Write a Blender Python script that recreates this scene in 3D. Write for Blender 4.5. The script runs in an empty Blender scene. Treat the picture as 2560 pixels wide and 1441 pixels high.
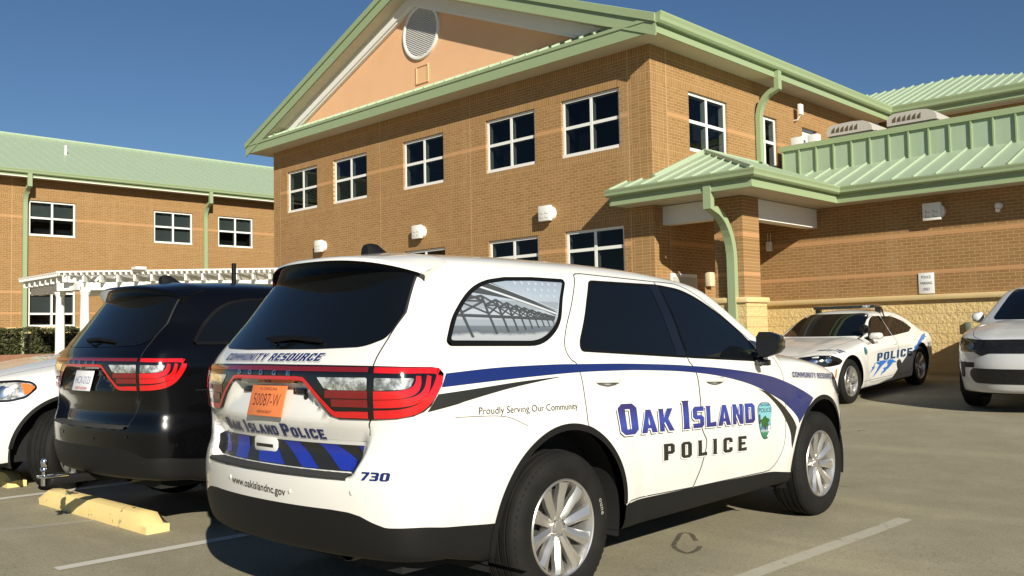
import bpy, bmesh, math, random
import numpy as np
from mathutils import Vector, Matrix
from mathutils.geometry import delaunay_2d_cdt
random.seed(7); rng = np.random.default_rng(7)
SC = bpy.context.scene
COL = SC.collection
R_ = math.radians
# ------------------------------------------------------------------ camera
CAM_Z = 1.39
def cam_axes(yaw, pitch, roll):
    cy, sy = math.cos(yaw), math.sin(yaw)
    f = np.array([sy*math.cos(pitch), cy*math.cos(pitch), math.sin(pitch)])
    r = np.array([cy, -sy, 0.0]); u = np.cross(r, f)
    return (math.cos(roll)*r + math.sin(roll)*u, -math.sin(roll)*r + math.cos(roll)*u, f)
cr, cu, cf = cam_axes(R_(-44.46811), R_(2.83776), R_(-1.13781))
cam_data = bpy.data.cameras.new('camera'); cam = bpy.data.objects.new('camera', cam_data); COL.objects.link(cam)
cam_data.sensor_width = 36.0; cam_data.lens = 36.0*2241.14/2560.0
cam_data.clip_start = 0.05; cam_data.clip_end = 2000.0
cam.matrix_world = Matrix(((cr[0], cu[0], -cf[0], 0), (cr[1], cu[1], -cf[1], 0), (cr[2], cu[2], -cf[2], CAM_Z), (0, 0, 0, 1)))
SC.camera = cam
# ------------------------------------------------------------------ sky, sun, exposure
SUN = Vector((2.0, -1.0, 1.03)).normalized()
elev = math.asin(SUN.z); azim = math.atan2(SUN.x, SUN.y)
W_ = bpy.data.worlds.new('World'); SC.world = W_; W_.use_nodes = True
nt = W_.node_tree; bg = nt.nodes['Background']
sky = nt.nodes.new('ShaderNodeTexSky'); sky.sky_type = 'NISHITA'; sky.sun_disc = False
sky.sun_elevation = elev; sky.sun_rotation = azim
sky.altitude = 0; sky.air_density = 1.0; sky.dust_density = 0.0; sky.ozone_density = 6.0
nt.links.new(sky.outputs[0], bg.inputs[0]); bg.inputs[1].default_value = 0.05
sun_d = bpy.data.lights.new('sun', 'SUN'); sun_d.energy = 5.0; sun_d.angle = R_(0.53); sun_d.color = (1.0, 0.94, 0.80)
sun = bpy.data.objects.new('sun', sun_d); COL.objects.link(sun)
sun.rotation_euler = SUN.to_track_quat('Z', 'Y').to_euler()
sun.location = (20, -10, 30)
SC.view_settings.view_transform = 'Standard'; SC.view_settings.look = 'None'
SC.view_settings.exposure = 0.45; SC.view_settings.gamma = 1.0
SC.cycles.max_bounces = 8
# ------------------------------------------------------------------ object helpers
def link(name, me, parent=None, loc=None):
    o = bpy.data.objects.new(name, me); COL.objects.link(o)
    if parent is not None: o.parent = parent
    if loc is not None: o.location = loc
    return o
def tag(o, label, cat, group=None):
    o['label'] = label; o['category'] = cat
    if group: o['group'] = group
    return o
def thing(name, label, cat, loc=(0, 0, 0), rz=0.0, group=None):
    o = bpy.data.objects.new(name, None); COL.objects.link(o); o.location = loc; o.rotation_euler = (0, 0, rz)
    o.empty_display_size = 0.1
    return tag(o, label, cat, group)
def mesh(name, V, F, mat=None, smooth=False, normals=None, mats=None, mi=None):
    me = bpy.data.meshes.new(name)
    me.from_pydata([tuple(map(float, v)) for v in V], [], [tuple(map(int, f)) for f in F])
    if mats:
        for m in mats: me.materials.append(m)
        if mi is not None: me.polygons.foreach_set('material_index', np.asarray(mi, dtype=np.int32))
    elif mat: me.materials.append(mat)
    if smooth or normals is not None:
        me.polygons.foreach_set('use_smooth', np.ones(len(me.polygons), dtype=bool))
    me.update()
    if normals is not None:
        me.normals_split_custom_set_from_vertices([tuple(map(float, n)) for n in normals])
    return me
class MB:
    """collects simple solids into one mesh"""
    def __init__(s): s.V = []; s.F = []; s.M = []
    def add(s, V, F, m=0):
        k = len(s.V); s.V += [tuple(v) for v in V]; s.F += [tuple(i+k for i in f) for f in F]; s.M += [m]*len(F); return s
    def box(s, x0, x1, y0, y1, z0, z1, m=0):
        V = [(x, y, z) for z in (z0, z1) for y in (y0, y1) for x in (x0, x1)]
        return s.add(V, [(0, 2, 3, 1), (4, 5, 7, 6), (0, 1, 5, 4), (2, 6, 7, 3), (0, 4, 6, 2), (1, 3, 7, 5)], m)
    def bevbox(s, x0, x1, y0, y1, z0, z1, b=0.01, m=0):
        bm = bmesh.new(); bmesh.ops.create_cube(bm, size=1.0)
        for v in bm.verts: v.co = Vector(((x0+x1)/2+v.co.x*(x1-x0), (y0+y1)/2+v.co.y*(y1-y0), (z0+z1)/2+v.co.z*(z1-z0)))
        bmesh.ops.bevel(bm, geom=bm.edges[:], offset=b, segments=2, affect='EDGES', profile=0.5)
        bm.verts.index_update(); s.add([v.co[:] for v in bm.verts], [[v.index for v in f.verts] for f in bm.faces], m); bm.free(); return s
    def prism(s, poly, axis, c0, c1, m=0):
        """polygon of 2-D points extruded along axis (0: y,z  1: x,z  2: x,y)"""
        n = len(poly)
        def p3(p, c): return (c, p[0], p[1]) if axis == 0 else ((p[0], c, p[1]) if axis == 1 else (p[0], p[1], c))
        V = [p3(p, c0) for p in poly] + [p3(p, c1) for p in poly]
        F = [tuple(range(n)), tuple(range(2*n-1, n-1, -1))] + [(i, n+i, n+(i+1) % n, (i+1) % n) for i in range(n)]
        return s.add(V, F, m)
    def tube(s, pts, r, n=10, m=0, cap=True):
        """round or rectangular (r=(w,h) with n=4) sweep along points"""
        pts = [Vector(p) for p in pts]; k = len(pts); V = []; F = []
        prev = None
        for i, p in enumerate(pts):
            d = (pts[min(i+1, k-1)] - pts[max(i-1, 0)]).normalized()
            ref = Vector((0, 0, 1)) if abs(d.z) < 0.95 else Vector((0, 1, 0))
            a = d.cross(ref).normalized() if prev is None else (prev - d*prev.dot(d)).normalized()
            prev = a; b = d.cross(a)
            rr = r[i] if isinstance(r, list) else r
            for j in range(n):
                t = 2*math.pi*j/n; V.append(p + a*math.cos(t)*rr + b*math.sin(t)*rr)
        for i in range(k-1):
            for j in range(n): F.append((i*n+j, i*n+(j+1) % n, (i+1)*n+(j+1) % n, (i+1)*n+j))
        if cap: F.append(tuple(range(n-1, -1, -1))); F.append(tuple((k-1)*n+j for j in range(n)))
        return s.add(V, F, m)
    def lathe(s, prof, axis='y', c=(0, 0, 0), n=48, m=0, a0=0.0, a1=2*math.pi, closed=True):
        """profile of (r, t): revolve round axis, t along it"""
        V = []; F = []; k = len(prof); full = abs(a1-a0-2*math.pi) < 1e-6; N = n if full else n+1
        for i in range(N):
            t = a0+(a1-a0)*i/n; ca, sa = math.cos(t), math.sin(t)
            for r, h in prof:
                p = (r*ca, h, r*sa) if axis == 'y' else ((h, r*ca, r*sa) if axis == 'x' else (r*ca, r*sa, h))
                V.append((p[0]+c[0], p[1]+c[1], p[2]+c[2]))
        for i in range(n):
            j = (i+1) % N
            for q in range(k-1): F.append((i*k+q, j*k+q, j*k+q+1, i*k+q+1))
        return s.add(V, F, m)
    def xf(s, fn): s.V = [tuple(fn(v)) for v in s.V]; return s
    def build(s, name, mat, parent=None, smooth=False, loc=None, mats=None, fixn=True, auto=None):
        me = bpy.data.meshes.new(name); me.from_pydata(s.V, [], s.F)
        for m in (mats or [mat]): me.materials.append(m)
        if mats: me.polygons.foreach_set('material_index', np.asarray(s.M, dtype=np.int32))
        me.update()
        if fixn:
            bm = bmesh.new(); bm.from_mesh(me); bmesh.ops.recalc_face_normals(bm, faces=bm.faces[:]); bm.to_mesh(me); bm.free()
        if smooth or auto: me.polygons.foreach_set('use_smooth', np.ones(len(me.polygons), dtype=bool))
        if auto:
            me.set_sharp_from_angle(angle=R_(auto))
        me.update()
        return link(name, me, parent, loc)
def copy_tree(o, parent=None):
    c = o.copy(); COL.objects.link(c)
    if parent is not None: c.parent = parent
    for ch in list(o.children): copy_tree(ch, c)
    return c
# ------------------------------------------------------------------ materials
MATS = {}
class NT:
    """small node-tree writer"""
    def __init__(s, name):
        m = bpy.data.materials.new(name); m.use_nodes = True; s.m = m; s.t = m.node_tree; s.b = s.t.nodes['Principled BSDF']
        s.out = s.t.nodes['Material Output']
    def n(s, typ, **kw):
        nd = s.t.nodes.new(typ)
        for k, v in kw.items(): setattr(nd, k, v)
        return nd
    def l(s, a, b): s.t.links.new(a, b)
    def val(s, nd, i, v):
        if isinstance(v, (int, float, tuple, list)): nd.inputs[i].default_value = v
        elif v is not None: s.l(v, nd.inputs[i])
    def math(s, op, a, b=None, c=None, clamp=False):
        nd = s.n('ShaderNodeMath', operation=op); nd.use_clamp = clamp
        for i, v in enumerate((a, b, c)): s.val(nd, i, v)
        return nd.outputs[0]
    def obj(s): 
        return s.n('ShaderNodeTexCoord').outputs['Object']
    def sep(s, v):
        nd = s.n('ShaderNodeSeparateXYZ'); s.l(v, nd.inputs[0]); return nd.outputs
    def comb(s, x=0.0, y=0.0, z=0.0):
        nd = s.n('ShaderNodeCombineXYZ'); s.val(nd, 0, x); s.val(nd, 1, y); s.val(nd, 2, z); return nd.outputs[0]
    def noise(s, vec, scale, detail=4.0, rough=0.55, out='Fac'):
        nd = s.n('ShaderNodeTexNoise'); s.l(vec, nd.inputs['Vector']); nd.inputs['Scale'].default_value = scale
        nd.inputs['Detail'].default_value = detail; nd.inputs['Roughness'].default_value = rough; return nd.outputs[out]
    def ramp(s, fac, stops, interp='LINEAR'):
        nd = s.n('ShaderNodeValToRGB'); nd.color_ramp.interpolation = interp
        e = nd.color_ramp.elements
        while len(e) < len(stops): e.new(0.5)
        for i, (p, c) in enumerate(stops):
            e[i].position = p; e[i].color = c if len(c) == 4 else (*c, 1)
        s.l(fac, nd.inputs[0]); return nd.outputs[0]
    def mix(s, fac, a, b, blend='MIX'):
        nd = s.n('ShaderNodeMix', data_type='RGBA', blend_type=blend)
        s.val(nd, 0, fac)
        for i, v in ((6, a), (7, b)):
            if isinstance(v, tuple): nd.inputs[i].default_value = v if len(v) == 4 else (*v, 1)
            else: s.l(v, nd.inputs[i])
        return nd.outputs[2]
    def bump(s, h, dist=0.01, strength=1.0, nrm=None):
        nd = s.n('ShaderNodeBump'); s.l(h, nd.inputs['Height']); nd.inputs['Distance'].default_value = dist
        nd.inputs['Strength'].default_value = strength
        if nrm is not None: s.l(nrm, nd.inputs['Normal'])
        s.l(nd.outputs[0], s.b.inputs['Normal']); return nd.outputs[0]
    def set(s, **kw):
        for k, v in kw.items():
            k = k.replace('_', ' ')
            i = s.b.inputs[k]
            if isinstance(v, tuple): i.default_value = v if len(v) == 4 else (*v, 1)
            elif isinstance(v, (int, float)): i.default_value = v
            else: s.l(v, i)
        return s.m
def plain(name, col, rough=0.5, metal=0.0, coat=0.0, var=0.08, vscale=3.0, spec=0.5, bump=0.0, bscale=200.0):
    """principled material with a faint procedural variation"""
    if name in MATS: return MATS[name]
    t = NT(name); o = t.obj()
    f = t.noise(o, vscale, 5.0)
    c = t.mix(f, tuple(x*(1-var) for x in col), tuple(min(1, x*(1+var)) for x in col))
    r = t.math('MULTIPLY_ADD', f, 0.12, max(0.0, rough-0.06))
    t.set(Base_Color=c, Roughness=r, Metallic=metal, Coat_Weight=coat, Specular_IOR_Level=spec)
    t.b.inputs['Coat Roughness'].default_value = 0.03
    if bump: t.bump(t.noise(o, bscale, 3.0), bump)
    MATS[name] = t.m; return t.m
# ------------------------------------------------------------------ car surfaces: implicit solids, meshed and lifted
def spl(pts, n=1500):
    """smooth monotone interpolation through (t, v) points"""
    x = np.array([p[0] for p in pts], float); y = np.array([p[1] for p in pts], float)
    h = np.diff(x); d = np.diff(y)/h; m = np.zeros(len(x)); m[0] = d[0]; m[-1] = d[-1]
    for i in range(1, len(x)-1):
        m[i] = 0 if d[i-1]*d[i] <= 0 else (h[i-1]+h[i])*3/((2*h[i]+h[i-1])/d[i-1]+(h[i]+2*h[i-1])/d[i])
    X = np.linspace(x[0], x[-1], n); k = np.clip(np.searchsorted(x, X)-1, 0, len(x)-2)
    t = (X-x[k])/h[k]
    Y = (1+2*t)*(1-t)**2*y[k]+t*(1-t)**2*h[k]*m[k]+t*t*(3-2*t)*y[k+1]+t*t*(t-1)*h[k]*m[k+1]
    return lambda q: np.interp(q, X, Y)
def smax(a, b, k): return 0.5*(a+b+np.sqrt((a-b)**2+k*k))
def smin(a, b, k): return 0.5*(a+b-np.sqrt((a-b)**2+k*k))
def sstep(e0, e1, x):
    t = np.clip((x-e0)/(e1-e0), 0, 1); return t*t*(3-2*t)
def grad(F, P, h=1e-3):
    g = np.empty_like(P)
    for i in range(3):
        d = np.zeros(3); d[i] = h; g[:, i] = (F(*(P+d).T)-F(*(P-d).T))/(2*h)
    return g
def unit(g): return g/np.maximum(np.linalg.norm(g, axis=1, keepdims=True), 1e-9)
def surface_net(F, lo, hi, h):
    ax = [np.arange(lo[i], hi[i]+h, h) for i in range(3)]
    X, Y, Z = np.meshgrid(*ax, indexing='ij'); G = F(X, Y, Z)
    nx, ny, nz = G.shape; ins = G < 0
    acc = np.zeros((nx-1, ny-1, nz-1, 3)); cnt = np.zeros((nx-1, ny-1, nz-1))
    corners = [(i, j, k) for i in (0, 1) for j in (0, 1) for k in (0, 1)]
    sl = lambda c: tuple(slice(c[i], G.shape[i]-1+c[i]) for i in range(3))
    for c in corners:
        for a in range(3):
            if c[a] == 0:
                c2 = list(c); c2[a] = 1; g0 = G[sl(c)]; g1 = G[sl(c2)]; cr_ = (g0 < 0) != (g1 < 0)
                t = np.where(cr_, g0/np.where(cr_, g0-g1, 1), 0)
                for b in range(3): acc[..., b] += np.where(cr_, (t if b == a else c[b]), 0)
                cnt += cr_
    act = cnt > 0; idx = -np.ones(act.shape, int); idx[act] = np.arange(act.sum())
    ijk = np.argwhere(act); V = (acc[act]/cnt[act][:, None]+ijk)*h+np.array([a[0] for a in ax])
    Q = []
    for a in range(3):
        b, c = (a+1) % 3, (a+2) % 3
        s0 = [slice(None)]*3; s1 = [slice(None)]*3; s0[a] = slice(0, -1); s1[a] = slice(1, None)
        cr_ = ins[tuple(s0)] != ins[tuple(s1)]; e = np.argwhere(cr_)
        e = e[(e[:, b] > 0) & (e[:, c] > 0) & (e[:, b] < G.shape[b]-1) & (e[:, c] < G.shape[c]-1)]
        def cell(db, dc):
            t = e.copy(); t[:, b] += db; t[:, c] += dc; return idx[t[:, 0], t[:, 1], t[:, 2]]
        q = np.stack([cell(-1, -1), cell(0, -1), cell(0, 0), cell(-1, 0)], 1)
        fl = ~ins[e[:, 0], e[:, 1], e[:, 2]]; q[fl] = q[fl][:, ::-1]; Q.append(q)
    Q = np.concatenate(Q)
    for _ in range(3):
        g = grad(F, V); v = F(*V.T); V = V-g*(np.clip(v, -h, h)/np.maximum((g*g).sum(1), 1e-6))[:, None]
    return V, Q
def clip(V, F, g):
    """keep the part of a mesh where g(vertices) > 0, cutting faces along g = 0"""
    G = g(V); pos = G > 0; V = list(map(tuple, V)); out = []; cache = {}
    def cut(i, j):
        k = (min(i, j), max(i, j))
        if k not in cache:
            t = G[i]/(G[i]-G[j]); a, b = np.array(V[i]), np.array(V[j]); cache[k] = len(V); V.append(tuple(a+(b-a)*t))
        return cache[k]
    for f in F:
        p = [pos[i] for i in f]
        if all(p): out.append(tuple(f)); continue
        if not any(p): continue
        r = []; n = len(f)
        for i in range(n):
            a, b = f[i], f[(i+1) % n]
            if pos[a]: r.append(a)
            if pos[a] != pos[b]: r.append(cut(a, b))
        if len(r) >= 3: out.append(tuple(r))
    V = np.array(V); used = np.unique(np.concatenate([np.array(f) for f in out])) if out else np.array([], int)
    mp = -np.ones(len(V), int); mp[used] = np.arange(len(used))
    return V[used], [tuple(mp[list(f)]) for f in out]
def lift(F, O, D, L=1.2, n=80):
    """first point along rays O + t D (t in 0..L) where F becomes negative"""
    O = np.asarray(O, float); D = np.asarray(D, float); m = len(O)
    ts = np.linspace(0, L, n); lo = np.zeros(m); hi = np.full(m, np.nan)
    done = np.zeros(m, bool)
    for i in range(1, n):
        P = O+D*ts[i]; v = F(*P.T); hit = (v < 0) & ~done
        hi[hit] = ts[i]; lo[hit] = ts[i-1]; done |= hit
        if done.all(): break
    bad = ~done
    hi[bad] = L; lo[bad] = L
    for _ in range(22):
        mid = (lo+hi)/2; v = F(*(O+D*mid[:, None]).T); s = v < 0; hi = np.where(s, mid, hi); lo = np.where(s, lo, mid)
    return O+D*hi[:, None], bad
class Lifter:
    """maps 2-D outline coordinates on to a car surface"""
    def __init__(s, F, kind, sgn=-1): s.F = F; s.k = kind; s.s = sgn
    def __call__(s, uv, off=0.0):
        uv = np.asarray(uv, float).reshape(-1, 2); n = len(uv); z0 = np.zeros(n)
        if s.k == 'side': O = np.stack([uv[:, 0], np.full(n, s.s*1.3), uv[:, 1]], 1); D = np.tile([0, -s.s, 0], (n, 1))
        elif s.k == 'rear': O = np.stack([np.full(n, -1.6), uv[:, 0], uv[:, 1]], 1); D = np.tile([1, 0, 0], (n, 1))
        elif s.k == 'front': O = np.stack([np.full(n, s.x0), uv[:, 0], uv[:, 1]], 1); D = np.tile([-1, 0, 0], (n, 1))
        elif s.k == 'top': O = np.stack([uv[:, 0], uv[:, 1], np.full(n, 2.2)], 1); D = np.tile([0, 0, -1], (n, 1))
        elif s.k == 'corner':   # u: angle round a vertical axis at c, v: height
            O = np.stack([s.c[0]-1.2*np.cos(uv[:, 0]), s.s*(s.c[1]+1.2*np.sin(uv[:, 0])), uv[:, 1]], 1)
            D = np.stack([np.cos(uv[:, 0]), -s.s*np.sin(uv[:, 0]), z0], 1)
        P, bad = lift(s.F, O, D, 2.4 if s.k in ('side', 'rear') else 3.0, 170)
        Lifter.bad = bad
        N = unit(grad(s.F, P))
        return P+N*off, N
def fillet(poly, r, n=6):
    """round the corners of a closed 2-D outline"""
    P = [np.array(p[:2], float) for p in poly]; out = []; k = len(P)
    for i in range(k):
        a, b, c = P[i-1], P[i], P[(i+1) % k]; rr = poly[i][2] if len(poly[i]) > 2 else r
        u = a-b; v = c-b; lu, lv = np.linalg.norm(u), np.linalg.norm(v); d = min(rr, lu*0.48, lv*0.48)
        if rr <= 0: out.append(b); continue
        p, q = b+u/lu*d, b+v/lv*d
        for t in np.linspace(0, 1, n): out.append((1-t)**2*p+2*t*(1-t)*b+t*t*q)
    return np.array(out)
def dense(poly, step, closed=True):
    P = np.asarray(poly, float); out = []; n = len(P)
    for i in range(n if closed else n-1):
        a, b = P[i], P[(i+1) % n]; k = max(1, int(np.linalg.norm(b-a)/step))
        out += [a+(b-a)*t/k for t in range(k)]
    if not closed: out.append(P[-1])
    return np.array(out)
def curve2(pts, n=12, closed=False):
    """Catmull-Rom through 2-D points"""
    P = np.asarray(pts, float); k = len(P); out = []
    for i in range(k if closed else k-1):
        p0 = P[i-1] if (i > 0 or closed) else 2*P[0]-P[1]; p1 = P[i]; p2 = P[(i+1) % k]
        p3 = P[(i+2) % k] if (i+2 < k or closed) else 2*P[-1]-P[-2]
        for t in np.linspace(0, 1, n, endpoint=False):
            out.append(0.5*((2*p1)+(-p0+p2)*t+(2*p0-5*p1+4*p2-p3)*t*t+(-p0+3*p1-3*p2+p3)*t**3))
    if not closed: out.append(P[-1])
    return np.array(out)
def in_poly(P, poly):
    x, y = P[:, 0], P[:, 1]; c = np.zeros(len(P), bool); n = len(poly)
    for i in range(n):
        x1, y1 = poly[i]; x2, y2 = poly[i-1]
        m = ((y1 > y) != (y2 > y)) & (x < (x2-x1)*(y-y1)/(y2-y1+1e-15)+x1); c ^= m
    return c
def tri2d(loops, step):
    """triangulate outlines (first outer, the rest holes) with inner grid points"""
    loops = [dense(l, step) for l in loops]
    lo = loops[0].min(0); hi = loops[0].max(0)
    gx, gy = np.meshgrid(np.arange(lo[0]+step/2, hi[0], step), np.arange(lo[1]+step/2, hi[1], step))
    G = np.stack([gx.ravel(), gy.ravel()], 1)
    k = in_poly(G, loops[0])
    for l in loops[1:]: k &= ~in_poly(G, l)
    G = G[k]
    B = np.concatenate(loops)
    if len(G):
        d = np.full(len(G), 9.0)
        for i in range(0, len(B), 200): d = np.minimum(d, np.sqrt(((G[:, None]-B[None, i:i+200])**2).sum(2)).min(1))
        G = G[d > step*0.45]
    V = [Vector(p) for p in B]+[Vector(p) for p in G]; E = []; o = 0; F = []
    for l in loops:
        E += [(o+i, o+(i+1) % len(l)) for i in range(len(l))]; o += len(l)
    r = delaunay_2d_cdt(V, E, [], 2 if len(loops) > 1 else 1, 1e-6)
    v = np.array([tuple(p) for p in r[0]]); f = r[2]
    if len(loops) > 1 and len(f):
        c = np.array([v[list(t)].mean(0) for t in f]); k = in_poly(c, loops[0])
        for l in loops[1:]: k &= ~in_poly(c, l)
        f = [t for t, q in zip(f, k) if q]
    return v, [tuple(t) for t in f]
def orient(P, N, F):
    out = []
    for f in F:
        a, b, c = P[f[0]], P[f[1]], P[f[2]]
        out.append(f if np.dot(np.cross(b-a, c-a), N[f[0]]) >= 0 else tuple(reversed(f)))
    return out
def patch_data(LF, loops, off, step=0.04, rim=0.0):
    """sheet lifted on to the surface; rim > 0 adds a wall round the outline down to the surface"""
    Lifter.bad = None; v, f = tri2d(loops, step); P, N = LF(v, off); f = orient(P, N, f)
    if Lifter.bad is not None and len(Lifter.bad) == len(P) and Lifter.bad.any(): f = [t for t in f if not any(Lifter.bad[i] for i in t)]
    if rim > 0:
        from collections import Counter
        ec = Counter()
        for t in f:
            for i in range(len(t)): ec[(t[i], t[(i+1) % len(t)])] += 1
        bd = [e for e in ec if (e[1], e[0]) not in ec]
        ids = sorted({i for e in bd for i in e}); mp = {}
        Pe, Ne = [], []
        n0 = len(P)
        for j, i in enumerate(ids): mp[i] = (n0+2*j, n0+2*j+1); Pe += [P[i], P[i]-N[i]*rim]
        nx = {}
        for a, b in bd: nx[a] = b
        Nn = []
        for i in ids:
            j = nx.get(i, i); d = P[j]-P[i]; t = np.cross(d, N[i]); l = np.linalg.norm(t); t = t/l if l > 1e-9 else N[i]; Nn += [t, t]
        P = np.concatenate([P, np.array(Pe)]); N = np.concatenate([N, np.array(Nn)])
        f = list(f)+[(mp[b][0], mp[a][0], mp[a][1], mp[b][1]) for a, b in bd]
    return P, f, N
def patch(name, LF, loops, mat, parent, off=0.003, step=0.04, rim=0.0):
    P, f, N = patch_data(LF, loops, off, step, rim)
    return link(name, mesh(name, P, f, mat, normals=N), parent)
def strip_data(LF, pts, w, off, closed=False, h=0.0):
    P2 = np.asarray(pts, float); n = len(P2)
    nx = np.roll(P2, -1, 0); pv = np.roll(P2, 1, 0)
    if not closed: nx[-1] = P2[-1]; pv[0] = P2[0]
    d = nx-pv; d /= np.maximum(np.linalg.norm(d, axis=1, keepdims=True), 1e-9); nrm = np.stack([-d[:, 1], d[:, 0]], 1)
    w = np.asarray(w, float).reshape(-1, 1) if np.ndim(w) else w
    A, NA = LF(P2+nrm*w/2, off); B, NB = LF(P2-nrm*w/2, off)
    V = np.concatenate([A, B]); N = np.concatenate([NA, NB]); F = []
    for i in range(n if closed else n-1):
        j = (i+1) % n; F.append((i, j, n+j, n+i))
    return V, orient(V, N, F), N
def strip(name, LF, pts, w, mat, parent, off=0.002, closed=False):
    V, F, N = strip_data(LF, pts, w, off, closed); return link(name, mesh(name, V, F, mat, normals=N), parent)
def join_data(parts):
    V, F, N, k = [], [], [], 0
    for v, f, n in parts:
        V.append(v); N.append(n); F += [tuple(i+k for i in t) for t in f]; k += len(v)
    return np.concatenate(V), F, np.concatenate(N)
# ------------------------------------------------------------------ the big SUV (origin on the ground under the rear axle, x forward, y left)
WB = 3.043
_wz = spl([(.15, .80), (.22, .86), (.30, .905), (.42, .926), (.55, .945), (.70, .955), (.85, .956), (.98, .950), (1.08, .946), (1.17, .936), (1.25, .915), (1.33, .883), (1.45, .835), (1.58, .775), (1.68, .722), (1.76, .66), (1.9, .5)])
_wx = spl([(-1.3, .17), (-1.1, .10), (-.9, .055), (-.6, .02), (-.2, .0), (.4, 0.), (2.8, 0.), (3.2, .02), (3.5, .07), (3.8, .17), (4.1, .33)])
_wg = spl([(-1.2, .12), (-.9, .08), (-.5, .035), (.1, 0.), (1.4, 0.), (2.0, .02), (2.6, .06), (3.2, .1)])
_r0 = spl([(.15, -.78), (.25, -.96), (.34, -1.10), (.42, -1.155), (.55, -1.182), (.68, -1.187), (.76, -1.18), (.84, -1.158), (.95, -1.15), (1.10, -1.16), (1.20, -1.155), (1.26, -1.13), (1.33, -1.08), (1.48, -.965), (1.66, -.835), (1.75, -.77), (1.9, -.66)])
_f0 = spl([(.15, 3.70), (.25, 3.86), (.35, 3.95), (.5, 3.975), (.65, 3.98), (.8, 3.965), (.95, 3.93), (1.02, 3.88), (1.08, 3.78), (1.2, 3.5)])
_hd = spl([(1.6, 1.30), (2.4, 1.275), (2.7, 1.26), (3.0, 1.228), (3.3, 1.178), (3.55, 1.12), (3.75, 1.07), (3.9, .98), (4.1, .85)])
_rf = spl([(-1.2, 1.775), (-.9, 1.79), (-.5, 1.817), (0., 1.834), (.5, 1.836), (1.0, 1.827), (1.5, 1.795), (1.9, 1.75), (2.4, 1.62), (3., 1.4)])
_ws = spl([(1.0, 3.07), (1.2, 2.77), (1.35, 2.535), (1.5, 2.285), (1.65, 2.015), (1.73, 1.84), (1.85, 1.50)])
def suv_F(x, y, z, full=True):
    a = np.abs(y)
    flare = np.zeros_like(x)
    for cx in (0.0, 3.03):
        r = np.sqrt((x-cx)**2+(z-.39)**2); flare = flare+.014*sstep(.74, .56, r)
    waist = -.014*np.exp(-((x-1.5)/.75)**2)*sstep(.3, .5, z)*sstep(1.0, .75, z)
    gh = sstep(1.28, 1.5, z)
    W = _wz(z)-_wx(x)-_wg(x)*gh+flare+waist
    W = W+.03*sstep(.86, .70, z)*sstep(-.45, -.95, x)
    side = a-W
    crown = .115*(a/.8)**2.2
    hatch = sstep(.733, .754, z)*sstep(.625, .545, a-.45*(z-.735))*sstep(1.0, .84, z)
    pocket = .05*sstep(.97, 1.14, z)*sstep(1.172, 1.150, z)*sstep(.0, -.05, a-(.315+(1.15-z)*1.1))
    rear = (_r0(z)+crown+.06*hatch+pocket)-x
    front = x-(_f0(z)-.33*(a/.85)**2.6)
    hood = z-(_hd(x)-.075*(a/.85)**3+.012*sstep(.25, .5, a))
    bot = np.interp(x, [-1.2, -.75, -.5, .4, 2.6, 3.4, 4.0], [.375, .355, .30, .285, .30, .265, .27])-z
    kc = .11-.03*sstep(.8, 1.1, z)
    A = smax(smax(side, rear, kc), front, .07)
    A = smax(smax(A, hood, .035), bot, .03)
    roof = z-(_rf(x)-.06*(a/.65)**2.4)
    ws = (x-(_ws(z)-.23*(a/.75)**2))*.6
    B = smax(smax(smax(side+.006*(1-gh), rear, .075), roof, .045), ws, .03)
    return smin(A, smax(B, 1.08-z, .01), .004)
def arch_g(P, s=0.0):
    """> 0 outside the wheel openings"""
    x, z = P[:, 0], P[:, 2]
    r1 = np.sqrt(x**2+((z-.39)*(1.0))**2)-(.520+s)
    r2 = np.sqrt((x-3.03)**2+(z-.385)**2)-(.508+s)
    r = np.minimum(r1, r2)
    return np.where(np.abs(P[:, 1]) > .45, r, 1.0)
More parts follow.
